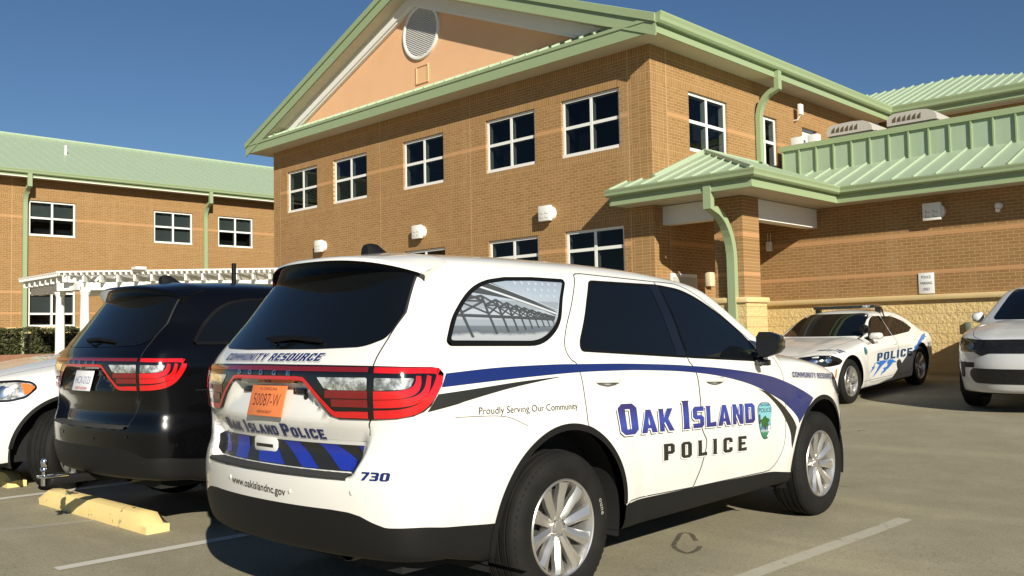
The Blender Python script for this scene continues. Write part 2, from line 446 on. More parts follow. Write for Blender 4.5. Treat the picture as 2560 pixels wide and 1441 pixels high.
# ------------------------------------------------------------------ lettering
GL = {
 'O': [[(.16, 0), (.56, 0), (.72, .14), (.72, .86), (.56, 1), (.16, 1), (0, .86), (0, .14)], [(.27, .18), (.27, .82), (.45, .82), (.45, .18)]],
 'A': [[(-.02, 0), (.27, 1), (.53, 1), (.82, 0), (.53, 0), (.48, .19), (.32, .19), (.27, 0)], [(.36, .35), (.40, .70), (.44, .35)]],
 'K': [[(0, 0), (0, 1), (.26, 1), (.26, .60), (.47, 1), (.78, 1), (.50, .55), (.82, 0), (.52, 0), (.30, .42), (.26, .36), (.26, 0)]],
 'I': [[(-.02, 0), (.02, .08), (.02, .92), (-.02, 1), (.32, 1), (.28, .92), (.28, .08), (.32, 0)]],
 'S': [[(0, 0), (0, .22), (.42, .22), (.42, .40), (.14, .40), (0, .52), (0, .88), (.14, 1), (.68, 1), (.68, .78), (.27, .78), (.27, .60), (.54, .60), (.68, .48), (.68, .12), (.54, 0)]],
 'L': [[(-.02, 0), (.02, .08), (.02, .92), (-.02, 1), (.32, 1), (.28, .92), (.28, .2), (.64, .24), (.64, 0)]],
 'N': [[(0, 0), (0, 1), (.24, 1), (.47, .42), (.47, 1), (.71, 1), (.71, 0), (.47, 0), (.24, .55), (.24, 0)]],
 'D': [[(0, 0), (0, 1), (.54, 1), (.70, .86), (.70, .14), (.54, 0)], [(.26, .2), (.26, .8), (.43, .8), (.43, .2)]],
 'P': [[(0, 0), (0, 1), (.55, 1), (.70, .88), (.70, .48), (.55, .36), (.28, .36), (.28, 0)], [(.28, .55), (.28, .82), (.43, .82), (.43, .55)]],
 'C': [[(.70, .34), (.70, .12), (.55, 0), (.15, 0), (0, .14), (0, .86), (.15, 1), (.55, 1), (.70, .88), (.70, .66), (.44, .66), (.44, .8), (.27, .8), (.27, .2), (.44, .2), (.44, .34)]],
 'E': [[(0, 0), (0, 1), (.64, 1), (.64, .78), (.27, .8), (.27, .6), (.55, .6), (.55, .41), (.27, .41), (.27, .2), (.66, .24), (.66, 0)]],
 'M': [[(0, 0), (0, 1), (.24, 1), (.42, .5), (.60, 1), (.84, 1), (.84, 0), (.60, 0), (.60, .55), (.47, .2), (.37, .2), (.24, .55), (.24, 0)]],
 'U': [[(0, 1), (0, .14), (.15, 0), (.55, 0), (.70, .14), (.70, 1), (.44, 1), (.44, .2), (.27, .2), (.27, 1)]],
 'T': [[(.22, 0), (.22, .8), (0, .8), (0, 1), (.70, 1), (.70, .8), (.48, .8), (.48, 0)]],
 'Y': [[(.24, 0), (.24, .42), (0, 1), (.27, 1), (.37, .64), (.47, 1), (.74, 1), (.50, .42), (.50, 0)]],
 'R': [[(0, 0), (0, 1), (.55, 1), (.70, .88), (.70, .54), (.60, .44), (.74, 0), (.46, 0), (.36, .38), (.27, .38), (.27, 0)], [(.27, .56), (.27, .82), (.43, .82), (.43, .56)]],
 '7': [[(0, 1), (.70, 1), (.70, .8), (.36, 0), (.08, 0), (.42, .8), (0, .8)]],
 '3': [[(0, 0), (.55, 0), (.70, .12), (.70, .44), (.62, .5), (.70, .56), (.70, .88), (.55, 1), (0, 1), (0, .8), (.43, .8), (.43, .6), (.12, .6), (.12, .41), (.43, .41), (.43, .2), (0, .2)]],
 '2': [[(0, 0), (.70, 0), (.70, .2), (.27, .2), (.27, .4), (.55, .4), (.70, .52), (.70, .88), (.55, 1), (0, 1), (0, .8), (.43, .8), (.43, .6), (.15, .6), (0, .48)]],
 '4': [[(.42, 0), (.42, .2), (0, .2), (0, .4), (.30, 1), (.68, 1), (.68, 0)], [(.42, .4), (.42, .75), (.25, .4)]],
}
GL['0'] = GL['O']
def block_loops(text, caps=(), small=0.74, gap=0.13, space=0.42):
    """list of glyphs (each: loops of (u, v)) set on one line; total width returned too"""
    out = []; u = 0.0
    for i, ch in enumerate(text):
        if ch == ' ': u += space; continue
        s = 1.0 if (not caps or i in caps) else small
        w = max(p[0] for p in GL[ch][0])
        out.append([np.array([(u+p[0]*s, p[1]*s) for p in l]) for l in GL[ch]])
        u += w*s+gap*s
    return out, u-gap
def glyph_data(LF, glyphs, org, ux, uz, off, shift=(0, 0), step=.03):
    """glyph loops -> sheets on a car surface; ux, uz: where one unit of u and v go in the 2-D outline space"""
    parts = []
    org = np.array(org)+np.array(shift)
    for loops in glyphs:
        L = [org+l[:, :1]*np.array(ux)+l[:, 1:]*np.array(uz) for l in loops]
        v, f = tri2d(L, step); P, N = LF(v, off); parts.append((P, orient(P, N, f), N))
    return join_data(parts)
def letters(name, LF, glyphs, org, ux, uz, mat, parent, off=.0035, shift=(0, 0)):
    P, f, N = glyph_data(LF, glyphs, org, ux, uz, off, shift); return link(name, mesh(name, P, f, mat, normals=N), parent)
def font_tris(text, bold=0.0, spacing=1.0):
    cu = bpy.data.curves.new('lettering', 'FONT'); cu.body = text; cu.size = 1.0; cu.offset = bold; cu.space_character = spacing
    cu.resolution_u = 3
    o = bpy.data.objects.new('lettering', cu); COL.objects.link(o)
    dg = bpy.context.evaluated_depsgraph_get(); ev = o.evaluated_get(dg); me = ev.to_mesh()
    V = np.array([v.co[:2] for v in me.vertices]); F = [tuple(p.vertices) for p in me.polygons]
    ev.to_mesh_clear(); bpy.data.objects.remove(o); bpy.data.curves.remove(cu)
    V[:, 0] -= V[:, 0].min(); V[:, 1] -= 0
    return V, F, V[:, 0].max()
def font_on(name, LF, text, p0, p1, h, mat, parent, off=.0035, bold=0.0, lean=0.0, spacing=1.0):
    """built-in lettering from p0 to p1 (baseline) with cap height h on a car surface"""
    V, F, w = font_tris(text, bold, spacing); p0 = np.array(p0); p1 = np.array(p1); d = (p1-p0)/w; L = np.linalg.norm(p1-p0)
    n = np.array([0, 1.0])*h/0.70
    uv = p0+V[:, :1]*d+V[:, 1:]*(n+lean*np.array([d[0], 0]))
    P, N = LF(uv, off); return link(name, mesh(name, P, orient(P, N, F), mat, normals=N), parent)
def font_flat(name, text, M, width, h, mat, parent, bold=0.0, center=True):
    """built-in lettering on a flat sign: M maps (u, v) in metres to 3-D"""
    V, F, w = font_tris(text, bold); s = width/w if width else h/.70
    uv = np.stack([V[:, 0]*s-(width or w*s)/2, V[:, 1]*h/.70], 1)
    return link(name, mesh(name, [M(u, v) for u, v in uv], F, mat), parent)
def car_matrix(loc, heading, pitch=0.0, roll=0.0):
    ch, sh = math.cos(heading), math.sin(heading); cp, sp = math.cos(pitch), math.sin(pitch); cr_, sr = math.cos(roll), math.sin(roll)
    Rz = np.array([[ch, -sh, 0], [sh, ch, 0], [0, 0, 1]]); Ry = np.array([[cp, 0, -sp], [0, 1, 0], [sp, 0, cp]]); Rx = np.array([[1, 0, 0], [0, cr_, -sr], [0, sr, cr_]])
    M = Rz@Ry@Rx
    return Matrix([[*M[0], loc[0]], [*M[1], loc[1]], [*M[2], loc[2]], [0, 0, 0, 1]])
SUV_M = car_matrix((-3.98343, 3.43637, 0.0), R_(91.55475), R_(-.66215), R_(-.1232))
# ------------------------------------------------------------------ car materials
M = MATS
def car_paint(name, col, rough=.32, coat=1.0, spec=.5):
    t = NT(name); o = t.obj(); f = t.noise(o, 1.3, 4.0); g = t.noise(o, 40.0, 3.0)
    d = t.math('MULTIPLY', f, g)
    c = t.mix(d, tuple(x*.97 for x in col), tuple(min(1, x*1.03) for x in col))
    if col[0] > .3:      # pale paints: mottled grey-brown tint growing towards the sills
        z = t.sep(o)[2]; n = t.noise(o, 5.0, 5.0); k = t.math('MULTIPLY', t.math('MULTIPLY', t.math('SUBTRACT', .85, z, clamp=True), n), .85)
        c = t.mix(k, c, (.40, .36, .29))
    t.set(Base_Color=c, Roughness=t.math('MULTIPLY_ADD', f, .10, rough-.05), Coat_Weight=coat, Specular_IOR_Level=spec)
    t.b.inputs['Coat Roughness'].default_value = .02
    M[name] = t.m; return t.m
white_p = car_paint('white_paint', (.74, .725, .685)); black_p = car_paint('black_paint', (.002, .002, .0025), .22, .45, .25); silver_p = car_paint('pale_grey_paint', (.62, .62, .62))
def glass_mat(name, col, rough=.02):
    t = NT(name); o = t.obj(); f = t.noise(o, 2.0, 4.0)
    t.set(Base_Color=col, Roughness=t.math('MULTIPLY_ADD', f, .03, rough), Specular_IOR_Level=.5, IOR=1.5)
    M[name] = t.m; return t.m
tint = glass_mat('tinted_glass', (.004, .005, .006)); 
plastic = plain('black_plastic', (.007, .007, .007), .55, var=.2, spec=.28, bump=.0006, bscale=900)
gloss_b = plain('gloss_black', (.006, .006, .006), .12, coat=.6, var=.1)
rubber = plain('rubber_seal', (.004, .004, .004), .5, spec=.2)
gapm = plain('panel_gap', (.012, .012, .012), .8)
dark = plain('dark_interior', (.006, .006, .006), .9)
chrome = plain('chrome', (.75, .75, .75), .12, metal=1.0)
alloy = plain('alloy_wheel', (.62, .60, .57), .30, metal=.85, coat=.3)
steel = plain('brake_steel', (.16, .15, .14), .5, metal=.7)
red_l = plain('red_lens', (.55, .010, .012), .10, coat=1.0, var=.15, vscale=25)
red_d = plain('dark_red_lens', (.17, .008, .010), .10, coat=1.0, var=.2, vscale=25)
amber = plain('amber_lens', (.75, .16, .02), .12, coat=1.0)
def clear_lens():
    t = NT('clear_lens'); o = t.obj(); f = t.noise(o, 18.0, 3.0); g = t.noise(o, 70.0, 2.0)
    c = t.ramp(t.math('MULTIPLY_ADD', g, .35, t.math('MULTIPLY', f, .8)), [(.30, (.05, .05, .045)), (.52, (.30, .29, .26)), (.68, (.85, .84, .78))])
    t.set(Base_Color=c, Roughness=.12, Metallic=.5, Coat_Weight=1.0); M['clear_lens'] = t.m; return t.m
clear_l = clear_lens()
blue_d = plain('blue_decal', (.006, .017, .115), .38, coat=.5, var=.12, vscale=8)
bblue_d = plain('bright_blue_decal', (.012, .028, .30), .38, coat=.4, var=.15, vscale=12)
black_d = plain('black_decal', (.016, .015, .012), .42, coat=.3)
white_d = plain('white_decal', (.80, .79, .76), .4, coat=.3)
grey_d = plain('grey_decal', (.30, .30, .33), .45)
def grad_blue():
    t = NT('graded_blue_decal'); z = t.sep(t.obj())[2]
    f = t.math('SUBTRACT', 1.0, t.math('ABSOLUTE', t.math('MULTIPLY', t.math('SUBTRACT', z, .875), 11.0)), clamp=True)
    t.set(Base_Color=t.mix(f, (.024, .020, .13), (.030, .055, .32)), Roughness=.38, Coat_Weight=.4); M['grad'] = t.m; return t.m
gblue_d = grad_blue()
def tyre_mat():
    t = NT('tyre_rubber'); o = t.obj(); f = t.noise(o, 9.0, 5.0); 
    t.set(Base_Color=t.ramp(f, [(.3, (.0055, .0055, .005)), (.7, (.012, .011, .010))]), Roughness=.75, Specular_IOR_Level=.25)
    t.bump(t.noise(o, 160.0, 3.0), .002); M['tyre'] = t.m; return t.m
tyre_m = tyre_mat()
# ------------------------------------------------------------------ wheels (axle along y, outer face towards -y)
def tyre_mesh(R, rb, w):
    h = w/2; g = []
    prof = [(rb-.006, -h*.80), (rb+.012, -h*.93), ((R+rb)/2-.015, -h*1.02), ((R+rb)/2+.02, -h*1.01), (R-.024, -h*.90), (R-.010, -h*.80), (R-.003, -h*.70)]
    for y in (-.52, -.18, .18, .52):
        prof += [(R, h*(y-.045)), (R-.008, h*(y-.03)), (R-.008, h*(y+.03)), (R, h*(y+.045))]
    prof += [(R-.003, h*.70), (R-.012, h*.82), ((R+rb)/2, h*1.0), (rb, h*.85)]
    mb = MB(); mb.lathe(prof, n=72); return mb
def add_tread_blocks(mb, R, w, n=64):
    for i in range(n):
        a = 2*math.pi*i/n; ca, sa = math.cos(a), math.sin(a)
        for s in (-1, 1):
            V = []
            for r in (R-.020, R-.0085):
                for y in (.70, .90):
                    for d in (-.024, .024):
                        t = a+d; V.append(((r-(.012 if y > .8 else 0))*math.cos(t), s*y*w/2, (r-(.012 if y > .8 else 0))*math.sin(t)))
            mb.add(V, [(0, 1, 3, 2), (4, 6, 7, 5), (0, 4, 5, 1), (2, 3, 7, 6), (0, 2, 6, 4), (1, 5, 7, 3)])
def rim_mesh(rr, nsp, h, style):
    mb = MB()
    mb.lathe([(rr+.004, -h*.80), (rr+.005, -h*.88), (rr-.001, -h*.93), (rr-.008, -h*.90), (rr-.015, -h*.78), (rr-.022, -h*.62), (rr-.034, -h*.2), (rr-.038, h*.7)], n=72)
    hub = -h*.62
    mb.lathe([(.0, hub-.004), (.030, hub-.004), (.034, hub+.002), (.036, hub+.012), (.050, hub+.010), (.074, hub+.006), (.080, hub+.03), (.080, hub+.06)], n=40)
    for i in range(5):
        a = 2*math.pi*(i+.5)/5+math.pi/2; c = (.057*math.cos(a), 0, .057*math.sin(a))
        mb.lathe([(0, hub-.012), (.009, hub-.012), (.011, hub-.004), (.011, hub+.012)], c=c, n=10)
    for i in range(nsp):
        a = 2*math.pi*i/nsp+math.pi/2
        if style == 'ten': st = [(.050, .017, hub+.004, .006), (.09, .0245, hub-.006, .012), (.15, .028, -h*.70, .014), (.20, .033, -h*.80, .011), (rr-.014, .041, -h*.84, .004)]
        else: st = [(.045, .030, hub+.004, .004), (.09, .030, hub-.008, .012), (.15, .034, -h*.74, .014), (.20, .041, -h*.84, .010), (rr-.012, .052, -h*.86, .004)]
        V = []
        for r, wd, y, rg in st:
            for u, dy in ((-wd, .030), (-wd, .004), (-wd*.25, -rg), (wd*.25, -rg*.8), (wd, .004), (wd, .030)):
                V.append((r*math.cos(a)-u*math.sin(a), y+dy, r*math.sin(a)+u*math.cos(a)))
        k = 6; F = []
        for j in range(len(st)-1):
            for q in range(5): F.append((j*k+q, j*k+q+1, (j+1)*k+q+1, (j+1)*k+q))
        mb.add(V, F)
    return mb
def make_wheel(R, rr, w, nsp, style, text=True):
    t = tyre_mesh(R, rr, w); add_tread_blocks(t, R, w)
    tm = t.build('tyre', tyre_m, None, auto=35); tme = tm.data; bpy.data.objects.remove(tm)
    r = rim_mesh(rr, nsp, w/2, style).build('rim', alloy, None, auto=28); rme = r.data; bpy.data.objects.remove(r)
    b = MB(); b.lathe([(.07, -.01), (.165, -.01), (.168, .004), (.168, .02), (.07, .02)], n=48)
    b.bevbox(-.06, .06, -.028, .05, .10, .19, .01)
    bb = b.build('brake_disc', steel, None, auto=30); bme = bb.data; bpy.data.objects.remove(bb)
    d = MB(); d.lathe([(0, .05), (rr-.036, .05), (rr-.036, .055)], n=48)
    dd = d.build('wheel_back', dark, None); dme = dd.data; bpy.data.objects.remove(dd)
    return tme, rme, bme, dme
def put_wheel(W, parent, x, y, z, left, spin=0.0, steer=0.0):
    e = bpy.data.objects.new('wheel', None); COL.objects.link(e); e.parent = parent; e.location = (x, y, z); e.empty_display_size = .1
    e.rotation_euler = (0, 0, (math.pi if left else 0)+steer)
    for nm, me in zip(('tyre', 'rim', 'brake_disc', 'hub_back'), W):
        o = link(nm, me, e); o.rotation_euler = (0, spin, 0)
    return e
SUV_WHEEL = make_wheel(.3875, .243, .262, 10, 'ten')
# ------------------------------------------------------------------ SUV parts
SIDE_R = Lifter(suv_F, 'side', -1); SIDE_L = Lifter(suv_F, 'side', 1); REAR = Lifter(suv_F, 'rear'); TOP = Lifter(suv_F, 'top')
FRONT = Lifter(suv_F, 'front'); FRONT.x0 = 4.3
class Wrap(Lifter):
    """u runs along the rear (or front) from the centre line and round the corner on to the side"""
    def __init__(s, F, sgn, end, xc, yc, Rc, xo): s.F = F; s.s = sgn; s.e = end; s.xc, s.yc, s.Rc, s.xo = xc, yc, Rc, xo
    def __call__(s, uv, off=0.0):
        uv = np.asarray(uv, float).reshape(-1, 2); u = uv[:, 0]; th = np.clip((u-s.yc)/s.Rc, 0, math.pi/2); ex = np.maximum(u-s.yc-s.Rc*math.pi/2, 0)
        yb = np.minimum(u, s.yc)
        # end = -1: rear (rays run forwards), +1: front
        D = np.stack([-s.e*np.cos(th), -s.s*np.sin(th), np.zeros(len(u))], 1)
        B = np.stack([np.full(len(u), s.xc)-s.e*ex, s.s*yb, uv[:, 1]], 1)
        P, bad = lift(s.F, B-D*1.0, D, 1.6, 140); N = unit(grad(s.F, P)); return P+N*off, N
RW = {-1: Wrap(suv_F, -1, -1, -.75, .55, .38, 0), 1: Wrap(suv_F, 1, -1, -.75, .55, .38, 0)}
FW = {-1: Wrap(suv_F, -1, 1, 3.30, .50, .45, 0), 1: Wrap(suv_F, 1, 1, 3.30, .50, .45, 0)}
def clad_g(P):
    x, a, z = P[:, 0], np.abs(P[:, 1]), P[:, 2]
    side = np.interp(x, [-1.0, -.5, .3, .45, .56, .62, 2.2, 2.3, 2.5, 3.4, 3.7], [.535, .492, .45, .423, .44, .446, .418, .41, .385, .33, .30])
    rear = np.interp(a, [0, .50, .60, .66, .72, .78], [.597, .597, .592, .58, .555, .535])
    k = sstep(-.80, -1.0, x); t = side+(rear-side)*k
    return z-t
_net = surface_net(suv_F, (-1.4, -1.06, .12), (4.15, 1.06, 1.95), .0185)
_V, _F = clip(_net[0], [tuple(q) for q in _net[1]], arch_g)
_bV, _bF = clip(_V, _F, clad_g); _cV, _cF = clip(_V, _F, lambda P: -clad_g(P))
def both(fn):
    for s in (-1, 1): fn(s)
def SD(s): return SIDE_R if s < 0 else SIDE_L
q_out = fillet([(-.712, 1.332, .02), (-.10, 1.325, .10), (.075, 1.42, .12), (.175, 1.57, .05), (.262, 1.668, .012), (.0, 1.668, 0), (-.20, 1.66, 0), (-.335, 1.641, .05), (-.43, 1.605, .05), (-.51, 1.55, .05), (-.60, 1.465, .05)], .05)
rd_out = fillet([(.50, 1.675, .03), (.40, 1.56, .0), (.215, 1.333, .05), (.198, 1.288, .05), (1.215, 1.232, .0), (1.20, 1.676, .0)], .03)
fd_out = fillet([(1.20, 1.676, 0), (1.215, 1.232, 0), (2.02, 1.192, .02), (2.13, 1.19, .02), (2.085, 1.285, .05), (1.95, 1.412, .1), (1.766, 1.522, .1), (1.59, 1.605, .1), (1.437, 1.655, .1)], .02)
rdoor_out = np.concatenate([curve2([(.474, 1.722), (.405, 1.715), (.372, 1.678), (.25, 1.54), (.149, 1.43), (.085, 1.335), (.073, 1.282), (.095, 1.24), (.131, 1.214), (.148, 1.12), (.152, 1.03), (.154, .93)], 6),
    [(.156+.002, .905)], [(.52*math.sin(t), .39+.53*math.cos(t)) for t in np.linspace(.31, 1.50, 14)], [(.560, .452), (.64, .455), (1.232, .438)],
    curve2([(1.237, .44), (1.30, .53), (1.345, .62), (1.37, .704), (1.338, .755), (1.314, .795), (1.300, .87), (1.295, .95), (1.279, 1.101), (1.243, 1.176), (1.212, 1.22), (1.206, 1.40), (1.200, 1.55), (1.187, 1.704)], 6)])
fdoor_out = np.concatenate([curve2([(1.192, 1.704), (1.205, 1.55), (1.211, 1.40), (1.217, 1.22), (1.248, 1.176), (1.284, 1.101), (1.300, .95), (1.305, .87), (1.319, .795), (1.343, .755), (1.375, .704), (1.350, .62), (1.305, .53), (1.242, .44)], 6),
    [(1.27, .436), (2.15, .426)], curve2([(2.22, .43), (2.30, .468), (2.36, .53), (2.398, .60), (2.415, .70), (2.421, .80), (2.424, .95), (2.424, 1.04), (2.405, 1.10), (2.34, 1.19)], 6), [(2.30, 1.22)],
    curve2([(2.25, 1.235), (2.073, 1.335), (1.907, 1.452), (1.73, 1.565), (1.613, 1.635), (1.455, 1.693), (1.30, 1.703), (1.195, 1.704)], 6)])
def hold(o): return o
PIER = dict()
def quarter_picture(parent):
    """printed picture on the rear side glass: pier on trestles over water under a sky of pale stars"""
    LF = SIDE_R
    base = NT('printed_window_film'); z = base.sep(base.obj())[2]; f = base.noise(base.obj(), 9.0, 5.0)
    h = base.math('MULTIPLY_ADD', f, .05, z)
    c = base.ramp(base.math('MULTIPLY', base.math('SUBTRACT', h, 1.32), 2.6), [(0, (.30, .31, .33)), (.20, (.33, .35, .37)), (.24, (.10, .115, .13)), (.34, (.13, .15, .17)), (.37, (.26, .29, .32)), (.47, (.34, .37, .41)), (.75, (.30, .35, .42)), (1., (.24, .29, .36))])
    base.set(Base_Color=c, Roughness=.25, Coat_Weight=.6)
    inner = np.array(q_out); c0 = inner.mean(0); inner = c0+(inner-c0)*np.array([.955, .925])
    pic = patch('printed_picture', LF, [inner], base.m, parent, off=.0065)
    dk = plain('picture_dark', (.045, .05, .055), .5); lt = plain('picture_light', (.45, .47, .50), .5); st = plain('picture_star', (.36, .41, .47), .5)
    def cut(poly):
        """clip an outline to the inner pane"""
        P = [np.array(p) for p in poly]; n = len(inner); area = sum(inner[k-1][0]*inner[k][1]-inner[k][0]*inner[k-1][1] for k in range(n)); sg = 1 if area > 0 else -1
        for k in range(n):
            a, b = inner[k-1], inner[k]; e = b-a
            if np.linalg.norm(e) < 1e-6: continue
            side = lambda p: sg*(e[0]*(p[1]-a[1])-e[1]*(p[0]-a[0])); Q = []
            for m in range(len(P)):
                p, q = P[m-1], P[m]; sp_, sq = side(p), side(q)
                if (sp_ >= 0) != (sq >= 0): Q.append(p+(q-p)*sp_/(sp_-sq))
                if sq >= 0: Q.append(q)
            P = Q
            if len(P) < 3: return None
        return np.array(P)
    def piece(poly, off):
        c = cut(poly)
        if c is None: return None
        k = np.linalg.norm(c-np.roll(c, 1, 0), axis=1) > 1e-4; c = c[k]
        if len(c) < 3: return None
        v, f = tri2d([c], .05)
        if not len(f): return None
        P, N = LF(v, off); return (P, orient(P, N, f), N)
    def bar(a, b, w, off):
        a, b = np.array(a), np.array(b); d = (b-a)/np.linalg.norm(b-a); n_ = np.array([-d[1], d[0]])*w/2; return piece([a-n_, b-n_, b+n_, a+n_], off)
    def put(name, parts, m):
        d = join_data([p for p in parts if p is not None]); return link(name, mesh(name, *d[:2], m, normals=d[2]), pic)
    put('picture_band', [piece([(-.8, 1.545), (.3, 1.545), (.3, 1.50), (-.8, 1.50)], .0072), piece([(-.8, 1.445), (.3, 1.445), (.3, 1.415), (-.8, 1.415)], .0072)], plain('picture_mid', (.22, .25, .29), .5))
    prt = []; n = 13
    for i in range(n):
        t = (i/(n-1))**.6; x = -.56+.70*t; top = 1.60-.155*t; bot = 1.478-.028*t; w = .017-.010*t; o_ = .0078+.00008*i
        prt += [bar((x, top), (x+.006, bot-.10*(1-t)-.02), w, o_)]
        if i < n-1:
            t2 = ((i+1)/(n-1))**.6; x2 = -.56+.70*t2; tp2 = 1.60-.155*t2; m_ = (top+bot)/2
            prt += [bar((x, top), (x2, m_), w*.75, o_+.0004), bar((x2, tp2), (x, m_), w*.75, o_+.0008), bar((x, m_), (x2, bot), w*.6, o_+.0004), bar((x2, m_), (x, bot), w*.6, o_+.0008), bar((x, m_), (x2, m_), w*.5, o_+.0012)]
    prt.append(bar((-.66, 1.468), (.16, 1.448), .014, .0098))
    put('trestles', prt, dk)
    put('pier_deck', [piece([(-.60, 1.652), (-.36, 1.652), (.16, 1.462), (.16, 1.440), (-.15, 1.545), (-.60, 1.600)], .0102)], dk)
    put('pier_edge', [bar((-.50, 1.640), (.16, 1.456), .011, .0108), bar((-.42, 1.66), (.16, 1.478), .0035, .0108)], lt)
    sp = []
    for r in range(6):
        for k in range(9):
            x = -.20+k*.052+(r % 2)*.026; zz = 1.640-r*.033
            if zz < 1.655-.335*(x+.30)+.02: continue
            sp.append(piece([(x+(.015 if i % 2 == 0 else .0066)*math.sin(i*math.pi/5), zz+(.015 if i % 2 == 0 else .0066)*math.cos(i*math.pi/5)) for i in range(10)], .0078))
    put('stars', sp, st)
def build_suv(root, paint, decals=None, steer=0.0, rear_plate='orange', head='dark', lower_dark=True, tint_m=tint):
    A = dict(body=link('body', mesh('body', _bV, _bF, paint, normals=unit(grad(suv_F, _bV))), root))
    link('lower_cladding', mesh('lower_cladding', _cV, _cF, plastic, normals=unit(grad(suv_F, _cV))), root)
    # wheel housings and black arch lips
    for s in (-1, 1):
        for cx, r in ((0.0, .520), (3.03, .508)):
            mb = MB(); mb.lathe([(r+.004, -.02), (r+.004, .30), (.0, .32)], n=40, c=(0, 0, 0), a0=-.25, a1=math.pi+.25)
            mb.xf(lambda v: (cx+v[0], s*(.865-v[1]), .387+v[2]))
            mb.build('wheel_housing', dark, root, smooth=False)
            a = np.linspace(.10, math.pi-(.0 if cx > 1 else -.19), 60); pts = np.stack([cx+(r-.008)*np.cos(a), .39+(r-.008)*np.sin(a)], 1)
            a2, f2, n2 = strip_data(SD(s), pts+0, .034, .004)
            link('arch_trim', mesh('arch_trim', a2, f2, plastic, normals=n2), root)
    # doors, with glass and handle
    for s in (-1, 1):
        LF = SD(s)
        rd = patch('rear_door', LF, [rdoor_out], paint, root, off=.0012, step=.05)
        strip('door_gap', LF, dense(rdoor_out, .03), .0058, gapm, rd, off=.0016, closed=True)
        fd = patch('front_door', LF, [fdoor_out], paint, root, off=.0012, step=.05)
        strip('door_gap', LF, dense(fdoor_out, .03), .0058, gapm, fd, off=.0016, closed=True)
        patch('window', LF, [rd_out], tint_m, rd, off=.0035); strip('window_seal', LF, dense(rd_out, .03), .016, rubber, rd, off=.0048, closed=True)
        patch('window', LF, [fd_out], tint_m, fd, off=.0035); strip('window_seal', LF, dense(fd_out, .03), .016, rubber, fd, off=.0048, closed=True)
        strip('door_pillar', LF, dense([(1.142, 1.672), (1.150, 1.24)], .05, False), .10, gloss_b, fd, off=.0055)
        for (hx, hz), par in (((.36, 1.124), rd), ((1.475, 1.083), fd)):
            P, N = LF(np.array([(hx, hz)]), 0); mb = MB(); mb.bevbox(-.105, .105, -.016, .026, -.017, .017, .014)
            mb.xf(lambda v: (hx+v[0], P[0][1]+s*v[1]*1.0, hz+v[2]-.048*v[0])); mb.build('handle', paint, par, auto=40)
            strip('handle_recess_shade', LF, curve2([(hx-.085, hz-.016), (hx, hz-.03), (hx+.085, hz-.024)], 8), [.004]+[.012]*15+[.004], plain('handle_shadow_gap', (.10, .10, .10), .7), par, off=.0022)  # flat grey strip below the handle, shade of the recess put into its colour
        q = patch('side_window', LF, [q_out], tint_m, root, off=.0035); strip('window_seal', LF, dense(q_out, .02), .022, rubber, q, off=.0055, closed=True)
        if decals and s < 0: quarter_picture(q)
        # roof side gap and fender to body seam
        strip('fuel_flap_seam', LF, curve2([(-.74, 1.0), (-.45, .985), (-.30, .93)], 8), .003, gapm, A['body'], off=.001) if s < 0 else None
    # tailgate
    gate = [(.60, 1.70), (.675, 1.48), (.695, 1.36), (.700, 1.235), (.698, 1.01), (.684, .98), (.680, .93), (.672, .900)]
    g_out = np.array([(-y, z) for y, z in gate]+[(y, z) for y, z in gate[::-1]])
    tg = patch('tailgate', REAR, [g_out], paint, root, off=.0012, step=.035)
    for s in (-1, 1): strip('tailgate_gap', REAR, dense([(s*y, z) for y, z in gate[:7]], .02, False), .007, gapm, tg, off=.002)
    rw = fillet([(-.60, 1.322, .06), (-.692, 1.362, .05), (-.684, 1.42, .05), (-.672, 1.48, 0), (-.597, 1.70, 0), (.597, 1.70, 0), (.672, 1.48, 0), (.684, 1.42, .05), (.692, 1.362, .05), (.60, 1.322, .06), (.3, 1.314, 0), (-.3, 1.314, 0)], .03)
    w = patch('rear_window', REAR, [rw], tint_m, tg, off=.005, step=.035)
    # wiper
    P, N = REAR(np.array([(y, 1.352+.012*math.cos(y*7)) for y in np.linspace(.13, -.33, 12)]), .022)
    mb = MB(); mb.tube(P, [.006+.007*math.sin(min(1, i/5)*1.57) for i in range(12)], 8); P2, _ = REAR(np.array([(.03, 1.335)]), .012)
    mb.tube([P2[0], P2[0]+np.array([-.02, 0, .02]), P[6]], .011, 8); mb.build('rear_wiper', rubber, tg, auto=40)
    # spoiler
    n = 41; ys = np.linspace(-1, 1, n); prof = []
    for q in ys:
        y = q*.655; a = abs(y); xt = -.93+.20*(a/.62)**2.2; zt = 1.757-.085*(a/.65)**3.2
        tops = []
        for f, lift_ in ((0.0, .002), (.30, .012), (.62, .016)):
            x = -.48+(xt+.48)*f; yy = q*(.635+.02*f)
            zb = float(TOP(np.array([(max(x, -.72), yy*.965)]))[0][0][2]); lin = (1-f)*zb+f*(zt+.016)
            tops.append((x, yy*(.955+.045*f), (zb*(1-f)+lin*f)+lift_))
        xg = -.745+.06*(a/.62)**2
        prof.append(tops+[(xt+.035, y, zt+.021), (xt+.006, y, zt+.010), (xt, y, zt), (xt+.012, y, zt-.010), (xt*.45+xg*.55, y*.985, zt-.042), (xg+.05, y*.96, 1.660-.02*q*q)])
    V = [p for r in prof for p in r]; k = 9; F = [(i*k+j, i*k+j+1, (i+1)*k+j+1, (i+1)*k+j) for i in range(n-1) for j in range(k-1)]
    F += [tuple(range(k)), tuple(range((n-1)*k+k-1, (n-1)*k-1, -1))]
    mi = [0 if (f[0] % k) < 5 else 1 for f in F[:-2]]+[0, 0]
    mb = MB(); mb.V = V; mb.F = F; mb.M = mi; mb.build('spoiler', None, root, auto=50, mats=[paint, gloss_b])
